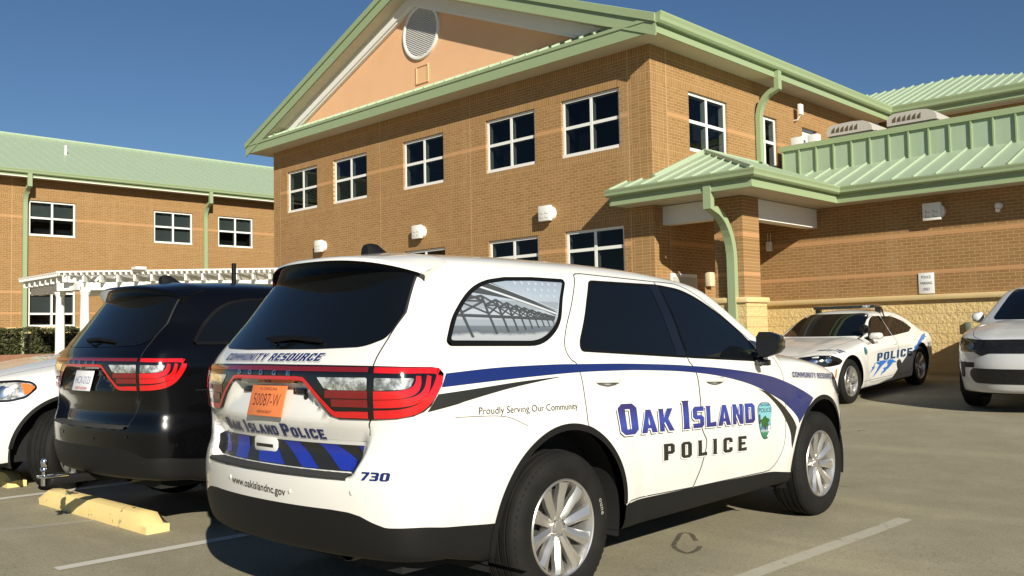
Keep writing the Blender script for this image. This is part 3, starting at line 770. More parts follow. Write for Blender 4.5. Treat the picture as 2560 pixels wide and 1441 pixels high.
    # tail lights: black housing across the tailgate and round the corners, red and clear lenses
    house = [(0, 1.242), (.39, 1.240), (.728, 1.236), (1.034, 1.228), (1.078, 1.222), (1.102, 1.197), (1.084, 1.15), (1.018, 1.062), (.979, 1.036), (.93, 1.019), (.859, 1.009), (.722, 1.003), (.536, 1.002), (.478, 1.016), (.403, 1.089), (.325, 1.154), (.288, 1.167), (0, 1.166)]
    for s in (-1, 1):
        LF = RW[s]
        tl = patch('tail_light', LF, [np.array(house)], gloss_b, root, off=.010, step=.03, rim=.012)
        r1 = curve2([(0, 1.181), (.20, 1.181), (.285, 1.179), (.325, 1.165), (.435, 1.080), (.495, 1.030), (.54, 1.022), (.62, 1.023), (.712, 1.023)], 8)
        d = [strip_data(LF, r1, np.interp(np.linspace(0, 1, len(r1)), [0, .45, .6, .75, 1], [.017, .018, .022, .028, .030]), .0125)]
        link('red_ring', mesh('red_ring', *(lambda e: (e[0], e[1], red_l, False, e[2]))(d[0])), tl)
        e = strip_data(LF, dense([(.0, 1.2235), (.712, 1.2195)], .04, False), .020, .0125); link('dark_red_bar', mesh('dark_red_bar', e[0], e[1], red_d, normals=e[2]), tl)
        r2 = curve2([(.745, 1.026), (.855, 1.030), (.922, 1.041), (.965, 1.058), (1.002, 1.085), (1.045, 1.135), (1.072, 1.182), (1.068, 1.203), (1.035, 1.211), (.90, 1.214), (.745, 1.218)], 8)
        wd = np.interp(np.linspace(0, 1, len(r2)), [0, .35, .55, .7, .8, 1], [.037, .037, .041, .038, .026, .023])
        e = strip_data(LF, r2, wd, .0125); link('red_ring', mesh('red_ring', e[0], e[1], red_l, normals=e[2]), tl)
        for pth, m in (([(.455, 1.112), (.712, 1.112)], red_d), ([(.492, 1.074), (.712, 1.074)], red_d)):
            e = strip_data(LF, dense(pth, .04, False), .034, .012); link('red_lens_bar', mesh('red_lens_bar', e[0], e[1], red_d if m is red_d else red_l, normals=e[2]), tl)
        for pth in ([(.745, 1.110), (.86, 1.112), (.925, 1.126), (.95, 1.155), (.955, 1.19)], [(.745, 1.072), (.87, 1.076), (.945, 1.090), (.99, 1.125), (1.012, 1.19)]):
            c = curve2(pth, 8); e = strip_data(LF, c, np.interp(np.linspace(0, 1, len(c)), [0, .6, 1], [.035, .034, .024]), .012); link('red_lens_bar', mesh('red_lens_bar', e[0], e[1], red_l, normals=e[2]), tl)
        for out in ([(.400, 1.187), (.708, 1.187), (.708, 1.131), (.49, 1.131), (.45, 1.138)], [(.748, 1.186), (.933, 1.181), (.915, 1.143), (.885, 1.134), (.748, 1.131)]):
            patch('clear_lens', LF, [fillet(out, .01)], clear_l, tl, off=.0125)
    for ch, y in zip('DODGE', (.245, .135, .028, -.085, -.20)):
        font_on('badge_letter', RWC, ch, (-y-.016, 1.193), (-y+.016, 1.193), .020, chrome, tg, off=.0145, bold=.02)
    # number plate
    c, s_ = math.cos(.2386), math.sin(.2386)
    def PM(u, v, w=0.0): return (-1.146-w*c+v*s_, -u, 1.0663+v*c+w*s_)   # v up, w out
    mb = MB(); mb.bevbox(-.1524, .1524, -.0762, .0762, 0, .006, .0025); mb.xf(lambda v: PM(v[0], v[1], v[2]))
    pl_m = plain('orange_plate', (.72, .20, .06), .45) if rear_plate == 'orange' else plain('white_plate', (.70, .70, .72), .45)
    plate = mb.build('licence_plate', pl_m, tg, auto=40)
    if rear_plate == 'orange':
        ink = plain('plate_ink', (.10, .02, .02), .6)
        font_flat('plate_number', '50087-W', lambda u, v: PM(u, v-.026, .0072), .235, .062, ink, plate, bold=-.008)
        font_flat('plate_caption', 'PERMANENT', lambda u, v: PM(u, v-.062, .0072), .125, .014, ink, plate)
        font_flat('plate_caption', 'N. CAROLINA', lambda u, v: PM(u, v+.052, .0072), .15, .014, ink, plate)
    else:
        ink = plain('plate_blue_ink', (.05, .07, .22), .6); rd_ = plain('plate_red_ink', (.45, .06, .08), .6)
        font_flat('plate_number', 'HCX-2123', lambda u, v: PM(u, v-.022, .0072), .245, .056, ink, plate, bold=-.008)
        font_flat('plate_caption', 'NORTH CAROLINA', lambda u, v: PM(u, v-.066, .0072), .20, .020, rd_, plate, bold=.02)
    for u0 in (.18, -.27):
        mb = MB(); mb.bevbox(u0, u0+.09, -.014, .014, 0, .02, .004); mb.xf(lambda v: (-1.098-v[2], -v[0], 1.118+v[1])); mb.build('plate_lamp', gloss_b, tg, auto=40)
    P, N = REAR(np.array([(-.272, 1.091)]), .003); mb = MB(); mb.lathe([(0, 0), (.014, 0), (.016, .004)], axis='x', n=20); mb.xf(lambda v: (P[0][0]-.003+v[0], P[0][1]+v[1], P[0][2]+v[2])); mb.build('tailgate_button', gloss_b, tg)
    # bumper step pad
    n = 31; V = []; F = []
    for i, y in enumerate(np.linspace(-.595, .625, n)):
        a = abs(y); xo = float(REAR(np.array([(y, .72)]))[0][0][0]); 
        V += [(xo-.006, y, .733), (xo-.008, y, .743), (xo+.006, y, .7525), (-1.05+.115*(a/.8)**2.2, y, .7575)]
    for i in range(n-1):
        for j in range(3): F.append((i*4+j, i*4+j+1, (i+1)*4+j+1, (i+1)*4+j))
    mb = MB(); mb.V = V; mb.F = F; mb.M = [0]*len(F); mb.build('bumper_step_pad', plain('pad_plastic', (.03, .03, .028), .75, var=.3, vscale=60, bump=.004, bscale=120), root, auto=35)
    # exhaust tip
    mb = MB(); mb.lathe([(.040, -.20), (.040, .0), (.036, .004), (.034, -.004), (.034, -.15), (0, -.15)], axis='x', n=24); mb.xf(lambda v: (-1.0-v[0], -.45+v[1]*1.3, .375+v[2])); mb.build('exhaust_tip', plain('dark_steel', (.03, .03, .03), .4, metal=.6), root, auto=40)  # tip in one near-black metal tone
    # parking sensors
    for y, z in ((.31, .672), (-.235, .655), (-.62, .68)):
        P, N = REAR(np.array([(y, z)]), 0); mb = MB(); mb.lathe([(0, .004), (.010, .004), (.013, .0)], axis='x', n=20); mb.xf(lambda v: (P[0][0]-v[0], P[0][1]+v[1], P[0][2]+v[2])); mb.build('parking_sensor', paint, root, smooth=True)
    # roof antenna
    mb = MB(); V = []; sec = [(-.555, .030, .0), (-.548, .038, .052), (-.52, .040, .064), (-.47, .038, .060), (-.42, .032, .030), (-.375, .022, .004)]
    for x, w_, h in sec:
        for u, v in ((-1, -.02), (-.75, h*.6), (-.35, h*.97), (.35, h*.97), (.75, h*.6), (1, -.02)): V.append((x, u*w_, 1.823+v))
    k = 6; F = [(i*k+j, i*k+j+1, (i+1)*k+j+1, (i+1)*k+j) for i in range(len(sec)-1) for j in range(k-1)]+[tuple(range(k)), tuple(range((len(sec)-1)*k, len(sec)*k))]
    mb.add(V, F); mb.build('roof_antenna', plastic, root, auto=50)
    # windscreen and bonnet seams
    ws = [(-.66, 1.27), (-.70, 1.30), (-.60, 1.62), (-.55, 1.715), (.55, 1.715), (.60, 1.62), (.70, 1.30), (.66, 1.27)]
    patch('windscreen', FRONT, [fillet(ws, .04)], tint_m, root, off=.004, step=.05)
    hood = np.concatenate([curve2([(2.46, -.80), (2.9, -.775), (3.3, -.72), (3.62, -.62), (3.80, -.45)], 8), curve2([(3.80, .45), (3.62, .62), (3.3, .72), (2.9, .775), (2.46, .80)], 8)])
    strip('bonnet_gap', TOP, dense(hood, .03, False), .006, gapm, A['body'], off=.0015)
    # door mirrors
    for s in (-1, 1):
        V = []; ring = [(.962, 1.262), (.962, 1.350), (.985, 1.383), (1.055, 1.381), (1.108, 1.360), (1.126, 1.325), (1.127, 1.275), (1.110, 1.240), (1.03, 1.209), (.98, 1.214)]
        cy_, cz_ = 1.045, 1.30; k = len(ring)
        for x, sc in ((1.995, .96), (2.005, 1.0), (2.05, 1.0), (2.11, .90), (2.15, .68), (2.165, .35)):
            for y, z in ring: V.append((x, s*(cy_+(y-cy_)*sc), cz_+(z-cz_)*sc))
        F = [(i*k+j, i*k+(j+1) % k, (i+1)*k+(j+1) % k, (i+1)*k+j) for i in range(5) for j in range(k)]+[tuple(range(5*k, 6*k))]
        mb = MB(); mb.V = V; mb.F = F; mb.M = [0]*len(F)
        mb.add([(1.996, s*(cy_+(y-cy_)*.95), cz_+(z-cz_)*.95) for y, z in ring], [tuple(range(k))], 1)
        arm = [(2.06, s*.90, 1.215), (2.06, s*.955, 1.222), (2.06, s*1.0, 1.235)]; mb.tube(arm, [.035, .028, .024], 10)
        m_ = gloss_b if paint is not silver_p else paint
        mo = mb.build('door_mirror', None, root, auto=45, mats=[m_, glass_mat('mirror_glass', (.02, .021, .023)) if 'mirror_glass' not in M else M['mirror_glass']])
        if decals and s < 0:
            mb = MB(); mb.tube([(2.04, -.965, 1.185), (2.04, -.985, 1.172)], .03, 12); mb.bevbox(2.0, 2.05, -1.045, -.985, 1.155, 1.195, .008); mb.tube([(2.05, -.93, 1.215), (2.04, -.97, 1.18)], .02, 8); mb.build('mirror_flood_lamp', gloss_b, mo, auto=40)
    # front: lamps, grille, intake
    for s in (-1, 1):
        LF = FW[s]
        hl = fillet([(.42, 1.02), (.70, 1.035), (1.02, 1.045), (1.14, 1.03), (1.185, .985), (1.08, .90), (.95, .875), (.60, .875), (.46, .90)], .03)
        h = patch('headlight', LF, [hl], gloss_b if head == 'dark' else clear_l, root, off=.006, step=.03, rim=.008)
        strip('headlight_rim', LF, dense(hl, .03), .018, gloss_b, h, off=.008, closed=True)
        if head == 'dark':
            for u, z in ((.62, .95), (.86, .96)):
                a = np.linspace(0, 2*math.pi, 20, endpoint=False); patch('lamp_unit', LF, [np.stack([u+.055*np.cos(a), z+.042*np.sin(a)], 1)], plain('lamp_grey', (.12, .12, .13), .15, coat=1.0), h, off=.009)
        else:
            patch('indicator', LF, [fillet([(1.04, 1.025), (1.11, 1.018), (1.168, .985), (1.10, .925), (1.07, .925)], .01)], amber, h, off=.009)
            for u in (.66, .88):
                a = np.linspace(0, 2*math.pi, 20, endpoint=False); patch('lamp_unit', LF, [np.stack([u+.06*np.cos(a), .955+.05*np.sin(a)], 1)], chrome, h, off=.009)
    FC = FRC
    gr = fillet([(-.54, 1.035, .02), (.54, 1.035, .02), (.58, .87, .03), (.47, .81, .03), (.35, .855, .03), (-.35, .855, .03), (-.47, .81, .03), (-.58, .87, .03)], .02)
    grm = NT('mesh_grille'); vo = grm.n('ShaderNodeTexVoronoi'); vo.feature = 'DISTANCE_TO_EDGE'; vo.inputs['Scale'].default_value = 45; grm.l(grm.obj(), vo.inputs['Vector'])
    grm.set(Base_Color=grm.ramp(vo.outputs['Distance'], [(.04, (.022, .022, .022)), (.10, (.003, .003, .003))]), Roughness=.4)
    patch('grille', FC, [gr], grm.m, root, off=.007, step=.03, rim=.01)
    patch('lower_intake', FC, [fillet([(-.62, .64), (.62, .64), (.66, .55), (.58, .43), (-.58, .43), (-.66, .55)], .06)], grm.m, root, off=.005, step=.03)
    for s in ((-1, 1) if head == 'dark' else ()):
        patch('side_intake', FW[s], [fillet([(.56, .72), (.84, .72), (.84, .50), (.73, .50), (.72, .645), (.56, .65)], .015)], plastic, root, off=.004, step=.03)
        patch('side_marker', SD(s), [fillet([(3.575, .73), (3.63, .74), (3.62, .58), (3.575, .60)], .01)], red_l if decals else amber, root, off=.004)
    # wheels
    for s in (-1, 1):
        put_wheel(SUV_WHEEL, root, 0, s*.803, .3875, s > 0, spin=.1); put_wheel(SUV_WHEEL, root, WB, s*.803, .3875, s > 0, spin=.45, steer=steer)
    mb = MB(); mb.box(-.9, 3.6, -.72, .72, .30, .9); mb.build('inner_light_block', dark, root)  # dark box added inside the shell to block light
    if decals:
        suv_livery(root, tg)
        for word, a0, r0 in (('oune', 22, .303), ('ouno', 222, .303)):      # worn white sidewall letters of the near rear tyre
            V, F, w = font_tris(word, .02, 1.15); s_ = .020/.5
            P = []
            for u, v in V:
                a = R_(a0)-(u*s_)/r0 if a0 < 90 else R_(a0)+(u*s_)/r0; r = r0+(v-.25)*s_*(1 if a0 < 90 else -1)
                P.append((r*math.cos(a), -.803-.1345, .3875+r*math.sin(a)))
            link('sidewall_letters', mesh('sidewall_letters', P, F, plain('worn_white', (.25, .245, .23), .8)), root)
    return root
class RearText(Lifter):
    """u to the right as seen from behind"""
    def __init__(s, F): s.F = F
    def __call__(s, uv, off=0.0):
        uv = np.asarray(uv, float).reshape(-1, 2); return REAR(np.stack([-uv[:, 0], uv[:, 1]], 1), off)
RWC = RearText(suv_F)
class FrontC(Lifter):
    def __init__(s): pass
    def __call__(s, uv, off=0.0): return FRONT(uv, off)
FRC = FrontC()
def suv_livery(root, tg):
    LF = SIDE_R
    def band(name, top, bot, m, off=.0028):
        t = curve2(top, 6); b = curve2(bot, 6); n = max(len(t), len(b)); f = lambda c: np.stack([np.interp(np.linspace(0, 1, n), np.linspace(0, 1, len(c)), c[:, i]) for i in (0, 1)], 1)
        out = np.concatenate([f(t), f(b)[::-1]]); k = np.concatenate([[True], np.linalg.norm(np.diff(out, axis=0), axis=1) > 1e-4]); patch(name, LF, [out[k]], m, root, off=off)
    band('blue_stripe', [(-.772, 1.199), (-.529, 1.213), (-.333, 1.2185), (-.036, 1.2195), (.132, 1.2165), (.474, 1.2095), (.70, 1.202), (1.025, 1.188), (1.22, 1.176), (1.569, 1.151), (1.951, 1.113), (2.227, 1.076), (2.413, 1.037), (2.595, .990), (2.729, .943), (2.85, .893)],
         [(-.807, 1.138), (-.545, 1.152), (-.207, 1.166), (.127, 1.174), (.459, 1.172), (.686, 1.167), (1.011, 1.152), (1.206, 1.138), (1.435, 1.116), (1.677, 1.082), (1.935, 1.033), (2.136, .978), (2.35, .907), (2.425, .874), (2.507, .829), (2.585, .765), (2.606, .725)], blue_d)
    band('black_swoosh', [(-.828, 1.108), (-.61, 1.124), (-.353, 1.143), (-.134, 1.153), (-.015, 1.1572)], [(-.886, 1.031), (-.73, 1.058), (-.662, 1.073), (-.424, 1.113), (-.213, 1.138), (-.016, 1.1562)], black_d)
    band('black_swoosh', [(2.041, .9965), (2.169, .968), (2.291, .915), (2.423, .845), (2.512, .772), (2.563, .70)], [(2.042, .9955), (2.145, .957), (2.267, .889), (2.373, .81), (2.445, .728), (2.478, .655), (2.487, .60), (2.502, .555)], black_d)
    def lay(glyphs, org, ux, uz, main, dk=black_d, d1=(-.014, -.011), d2=(-.0075, -.006), name='lettering', F=LF):
        A = glyph_data(F, glyphs, org, ux, uz, .0022, d1); B = glyph_data(F, glyphs, org, ux, uz, .0032, d2); C_ = glyph_data(F, glyphs, org, ux, uz, .0042)
        P, f, N = join_data([A, B, C_]); mi = [0]*len(A[1])+[1]*len(B[1])+[2]*len(C_[1])
        return link(name, mesh(name, P, f, None, normals=N, mats=[dk, white_d, main], mi=mi), root)
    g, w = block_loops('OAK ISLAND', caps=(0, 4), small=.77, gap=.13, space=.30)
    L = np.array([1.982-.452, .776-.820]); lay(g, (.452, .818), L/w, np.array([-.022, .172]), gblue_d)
    g, w = block_loops('POLICE', gap=.42); L = np.array([1.872-.882, .600-.636]); lay(g, (.884, .636), L/w, np.array([-.004, .097]), black_d, grey_d, (-.012, -.009), (-.007, -.005))
    g, w = block_loops('COMMUNITY RESOURCE', gap=.10, space=.35); L = np.array([3.33-2.575, 1.012-1.056]); lay(g, (2.565, 1.056), L/w, np.array([.0, .040]), blue_d, grey_d, (-.007, -.005), (-.0035, -.0025))
    font_on('motto', LF, 'Proudly Serving Our Community', (-.605, 1.004), (.080, .987), .034, black_d, root, bold=-.004)
    # shield badge on the door
    out = fillet([(2.015, .875, .03), (2.06, .905, .04), (2.18, .898, .04), (2.222, .86, .03), (2.20, .76, .05), (2.205, .70, .04), (2.17, .655, .04), (2.10, .648, .04), (2.055, .70, .04), (2.03, .78, .05)], .03)
    bd = patch('police_badge', LF, [out], plain('badge_edge', (.03, .06, .09), .4), root, off=.003)
    c0 = out.mean(0); bm_ = NT('badge_print'); zz = bm_.sep(bm_.obj())[2]; xx = bm_.sep(bm_.obj())[0]; nz = bm_.noise(bm_.obj(), 30.0, 4.0)
    hh = bm_.math('MULTIPLY_ADD', nz, .04, zz)
    bm_.set(Base_Color=bm_.ramp(bm_.math('MULTIPLY', bm_.math('SUBTRACT', hh, .66), 3.8), [(0, (.03, .14, .06)), (.22, (.04, .20, .10)), (.27, (.35, .45, .50)), (.34, (.05, .12, .22)), (.42, (.10, .30, .38)), (.55, (.20, .48, .54)), (1, (.18, .45, .52))]), Roughness=.4, Coat_Weight=.4)
    patch('badge_print', LF, [c0+(out-c0)*.95], bm_.m, bd, off=.0042)
    a = np.linspace(0, 2*math.pi, 22, endpoint=False); r = 1+.18*np.sin(a*5)+.1*np.cos(a*9)
    patch('badge_tree', LF, [np.stack([2.118+.058*r*np.cos(a), .770+.036*r*np.sin(a)], 1)], plain('badge_green', (.03, .10, .02), .5, var=.6, vscale=60), bd, off=.0052)
    strip('badge_trunk', LF, np.array([(2.118, .75), (2.122, .715)]), .014, black_d, bd, off=.0054)
    strip('badge_tower', LF, np.array([(2.043, .825), (2.047, .795), (2.048, .76)]), .018, black_d, bd, off=.0052)
    strip('badge_beach', LF, curve2([(2.19, .735), (2.16, .72), (2.185, .70), (2.15, .665)], 6), .02, white_d, bd, off=.0052)
    font_on('badge_word', LF, 'POLICE', (2.032, .838), (2.205, .832), .030, black_d, bd, off=.0055)
    font_on('badge_word', LF, 'OAK ISLAND', (2.05, .879), (2.185, .874), .014, blue_d, bd, off=.0055)
    # rear lettering
    g, w = block_loops('OAK ISLAND POLICE', caps=(0, 4, 11), small=.76, gap=.14, space=.32)
    lay(g, (-.492, .903), np.array([.895, -.002])/w, np.array([.0, .062]), gblue_d if False else blue_d, grey_d, (-.006, -.005), (-.003, -.0025), F=RWC)
    g, w = block_loops('COMMUNITY RESOURCE', gap=.12, space=.45)
    lay(g, (-.508, 1.2595), np.array([.882, .0])/w, np.array([.022, .036]), blue_d, grey_d, (.006, -.005), (.003, -.0025), F=RWC)
    font_on('small_print', RWC, 'law enforcement', (-.672, .922), (-.618, .922), .009, grey_d, root); font_on('small_print', RWC, 'vehicle graphics', (-.672, .906), (-.618, .906), .009, grey_d, root)
    font_on('web_address', RWC, 'www.oakislandnc.gov', (-.285, .648), (.205, .632), .036, black_d, root, bold=.012)
    g, w = block_loops('730', gap=.10)
    class W730(Lifter):
        def __init__(s): pass
        def __call__(s, uv, off=0.0): return RW[-1](uv, off)
    letters('unit_number', W730(), g, (.652+.02, .737), np.array([.148, .0])/w, np.array([.008, .036]), blue_d, root)
    # chevrons on the tailgate foot
    band_o = np.array([(.640, .860), (.600, .8775), (.19, .8785), (-.20, .8795), (-.618, .8805), (-.636, .84), (-.640, .80), (-.622, .7615), (-.3, .7600), (.0, .7600), (.3, .7600), (.575, .7605), (.61, .79)])
    ch = patch('chevron_band', REAR, [band_o], black_d, root, off=.0035, step=.03)
    for pts in ([(.40, .8735), (.25, .8755), (.246, .7625), (.383, .7625)], [(.17, .876), (.03, .876), (-.109, .7625), (.124, .7625)], [(-.068, .8765), (-.197, .877), (-.36, .7625), (-.244, .7625)], [(-.342, .8775), (-.455, .878), (-.622, .790), (-.620, .7645), (-.496, .7645)], [(-.585, .8785), (-.612, .8785), (-.632, .845)], [(.60, .8745), (.53, .8745), (.448, .784), (.50, .775)]):
        patch('blue_chevron', REAR, [np.array(pts)], bblue_d, ch, off=.0048)
    mb = MB(); mb.bevbox(-.108, .108, -.040, .040, -.02, .030, .02); mb.box(-.075, .075, -.012, .004, .0295, .0312, 1)
    mb.xf(lambda v: (-1.078-v[2], .085-v[0], .846+v[1])); mb.build('tailgate_handle', None, tg, auto=40, mats=[white_p, gloss_b])
# ------------------------------------------------------------------ building materials
def brick_mat(name, axis, stack=(), joints=(), tone=1.0, soldiers=((6.74, 6.94), (5.19, 5.395), (3.69, 3.89), (7.28, 7.5))):
    t = NT(name); o = t.obj(); s = t.sep(o); u, z = s[axis], s[2]
    def tex(uu, vv, bw, rh, off):
        b = t.n('ShaderNodeTexBrick'); b.offset = off; b.offset_frequency = 2; b.squash = 1.0
        t.l(t.comb(uu, vv, 0.0), b.inputs['Vector'])
        b.inputs['Scale'].default_value = 1.0; b.inputs['Brick Width'].default_value = bw; b.inputs['Row Height'].default_value = rh
        b.inputs['Mortar Size'].default_value = .0058; b.inputs['Mortar Smooth'].default_value = .15; b.inputs['Bias'].default_value = -.1
        b.inputs['Color1'].default_value = (.246*tone, .138*tone, .057*tone, 1); b.inputs['Color2'].default_value = (.311*tone, .181*tone, .079*tone, 1); b.inputs['Mortar'].default_value = (.56*tone, .36*tone, .16*tone, 1)
        return b.outputs['Color'], b.outputs['Fac']
    def rng_(v, a, b): return t.math('MULTIPLY', t.math('GREATER_THAN', v, a), t.math('LESS_THAN', v, b))
    c, f = tex(u, z, .2032, .0677, .5)
    if stack:
        c2, f2 = tex(u, z, .2032, .0677, 0.0); m = None
        for a, b in stack:
            r = rng_(u, a, b); m = r if m is None else t.math('MAXIMUM', m, r)
        c = t.mix(m, c, c2); f = t.mix(m, f, f2)
    if soldiers:
        cs, fs = tex(z, u, .2032, .0677, 0.0); m = None
        for a, b in soldiers:
            r = rng_(z, a, b); m = r if m is None else t.math('MAXIMUM', m, r)
        c = t.mix(m, c, cs); f = t.mix(m, f, fs)
    # peach accent courses
    m = None
    for a, b in ((6.05, 6.135), (3.215, 3.30), (2.425, 2.51)):
        r = rng_(z, a, b); m = r if m is None else t.math('MAXIMUM', m, r)
    if stack:
        for a, b in stack: m = t.math('MULTIPLY', m, t.math('SUBTRACT', 1.0, rng_(u, a, b)))
    c = t.mix(t.math('MULTIPLY', m, .9), c, (.56*tone, .30*tone, .14*tone))
    for j in joints: c = t.mix(t.math('MULTIPLY', rng_(u, j-.011, j+.011), .8), c, (.60*tone, .40*tone, .22*tone))
    n1 = t.noise(o, .55, 5.0); n2 = t.noise(o, 9.0, 3.0)
    c = t.mix(t.math('MULTIPLY', n1, .30), c, (.216*tone, .118*tone, .044*tone)); c = t.mix(t.math('MULTIPLY', n2, .25), c, (.41*tone, .23*tone, .09*tone))
    wv = t.noise(t.comb(t.math('MULTIPLY', u, 3.0), 0.0, t.math('MULTIPLY', z, .25)), 1.0, 4.0)
    c = t.mix(t.math('MULTIPLY', t.math('SUBTRACT', wv, .52, clamp=True), 1.1), c, (.42*tone, .30*tone, .17*tone))
    h = t.math('MULTIPLY_ADD', n2, .3, t.math('SUBTRACT', 1.0, f))
    t.set(Base_Color=c, Roughness=.85, Specular_IOR_Level=.25); t.bump(h, .006, .8)
    M[name] = t.m; return t.m
brick_f = brick_mat('brown_brick_front', 0, tone=1.08, stack=((-11.66, -11.0), (-26.3, -25.9)), joints=(-11.66, -20.52, -16.72, -25.9))
brick_s = brick_mat('brown_brick_side', 1, stack=((15.5, 16.2),), joints=(16.2,), tone=1.0)
brick_r = brick_mat('brown_brick_right', 0, soldiers=(), joints=())
brick_l = brick_mat('brown_brick_left', 1, tone=1.0, joints=(10.68, 18.36), soldiers=((6.75, 6.95), (5.19, 5.395)))
def stone_mat(name='split_face_stone', axis=0):
    t = NT(name); o = t.obj(); s = t.sep(o)
    b = t.n('ShaderNodeTexBrick'); b.offset = .5; t.l(t.comb(s[axis], t.math('ADD', s[2], .023), 0.0), b.inputs['Vector'])
    b.inputs['Scale'].default_value = 1.0; b.inputs['Brick Width'].default_value = .406; b.inputs['Row Height'].default_value = .2035; b.inputs['Mortar Size'].default_value = .006; b.inputs['Mortar Smooth'].default_value = .4
    b.inputs['Color1'].default_value = (.67, .49, .216, 1); b.inputs['Color2'].default_value = (.75, .57, .268, 1); b.inputs['Mortar'].default_value = (.62, .46, .21, 1)
    n = t.noise(o, 14.0, 6.0, .65); n2 = t.noise(o, 1.2, 4.0)
    c = t.mix(t.math('MULTIPLY', n, .35), b.outputs['Color'], (.78, .59, .29)); c = t.mix(t.math('MULTIPLY', n2, .25), c, (.54, .39, .185))
    h = t.math('MULTIPLY', t.math('SUBTRACT', 1.0, b.outputs['Fac']), t.math('MULTIPLY_ADD', n, .9, .35))
    t.set(Base_Color=c, Roughness=.9, Specular_IOR_Level=.2); t.bump(h, .06, .9); M[name] = t.m; return t.m
stone_f = stone_mat(); stone_s = stone_mat('split_face_stone_side', 1)
cap_m = plain('cast_stone_cap', (.70, .53, .26), .8, var=.12, vscale=4, bump=.002, bscale=150)
peach = plain('peach_stucco', (0.7490, 0.4300, 0.2350), .9, var=.07, vscale=1.4, bump=.004, bscale=90)
def metal_mat(name, col, rough=.45, streak=.12):
    t = NT(name); o = t.obj(); n = t.noise(o, 1.1, 5.0); n2 = t.noise(o, 7.0, 4.0); g = t.noise(o, 60, 2.0)
    c = t.mix(t.math('MULTIPLY', n, streak*3.2), col, tuple(x*.80 for x in col)); c = t.mix(t.math('MULTIPLY', n2, streak*2.2), c, tuple(min(1, x*1.15+.02) for x in col))
    t.set(Base_Color=c, Roughness=t.math('MULTIPLY_ADD', n2, .2, rough-.1), Metallic=0.0, Specular_IOR_Level=.4); t.bump(n, .01, .25)
    M[name] = t.m; return t.m
roof_m = metal_mat('green_metal_roof', (0.3600, 0.4463, 0.3116)); fascia_m = metal_mat('green_fascia', (0.2889, 0.3600, 0.1988), .4); pipe_m = metal_mat('green_downpipe', (0.2940, 0.3680, 0.2072), .4)
def parapet_metal():
    t = NT('green_parapet_metal'); o = t.obj(); s = t.sep(o)
    wv = t.noise(t.comb(t.math('MULTIPLY', s[0], 9.0), 0.0, t.math('MULTIPLY', s[2], .9)), 1.0, 5.0)
    c = t.mix(wv, (.28, .37, .25), (.36, .44, .32)); t.set(Base_Color=c, Roughness=.5); M['parapet'] = t.m; return t.m
para_m = parapet_metal()
soffit_m = plain('cream_soffit', (.52, .46, .34), .7, var=.06); trim_m = plain('white_trim', (.74, .73, .70), .5, var=.04)
frame_m = plain('white_window_frame', (.78, .77, .73), .45, var=.03)
def pane_glass():
    t = NT('window_glass'); nt_ = t.t
    tr = t.n('ShaderNodeBsdfTransparent'); tr.inputs[0].default_value = (.36, .40, .40, 1)
    gl = t.n('ShaderNodeBsdfGlossy'); gl.inputs['Roughness'].default_value = .015; gl.inputs[0].default_value = (.85, .88, .9, 1)
    fr = t.n('ShaderNodeFresnel'); fr.inputs[0].default_value = 1.5
    mx = t.n('ShaderNodeMixShader'); t.l(t.math('MULTIPLY', fr.outputs[0], .7), mx.inputs[0]); t.l(tr.outputs[0], mx.inputs[1]); t.l(gl.outputs[0], mx.inputs[2]); t.l(mx.outputs[0], t.out.inputs[0])
    M['pane'] = t.m; return t.m
pane_m = pane_glass()
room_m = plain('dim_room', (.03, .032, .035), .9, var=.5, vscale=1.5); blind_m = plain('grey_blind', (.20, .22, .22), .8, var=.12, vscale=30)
# ------------------------------------------------------------------ building helpers
def front_map(Y): return lambda u, z, d: (u, Y+d, z)          # faces -Y
def side_map(X): return lambda u, z, d: (X-d, u, z)           # faces +X
def wall_data(mp, u0, u1, z0, z1, holes, reveal=.12):
    us = sorted({u0, u1, *[h[0] for h in holes], *[h[1] for h in holes]}); zs = sorted({z0, z1, *[h[2] for h in holes], *[h[3] for h in holes]})
    us = [u for u in us if u0 <= u <= u1]; zs = [z for z in zs if z0 <= z <= z1]
    mb = MB()
    for i in range(len(us)-1):
        for j in range(len(zs)-1):
            a, b = (us[i]+us[i+1])/2, (zs[j]+zs[j+1])/2
            if any(h[0] < a < h[1] and h[2] < b < h[3] for h in holes): continue
            mb.add([mp(us[i], zs[j], 0), mp(us[i+1], zs[j], 0), mp(us[i+1], zs[j+1], 0), mp(us[i], zs[j+1], 0)], [(0, 1, 2, 3)])
    for a, b, c, d in holes:
        for (p, q) in (((a, c), (b, c)), ((b, c), (b, d)), ((b, d), (a, d)), ((a, d), (a, c))):
            mb.add([mp(*p, 0), mp(*q, 0), mp(*q, reveal), mp(*p, reveal)], [(0, 1, 2, 3)])
    return mb
def mbox(mb, mp, u0, u1, z0, z1, d0, d1, m=0):
    V = [mp(u, z, d) for d in (d0, d1) for z in (z0, z1) for u in (u0, u1)]
    return mb.add(V, [(0, 2, 3, 1), (4, 5, 7, 6), (0, 1, 5, 4), (2, 6, 7, 3), (0, 4, 6, 2), (1, 3, 7, 5)], m)
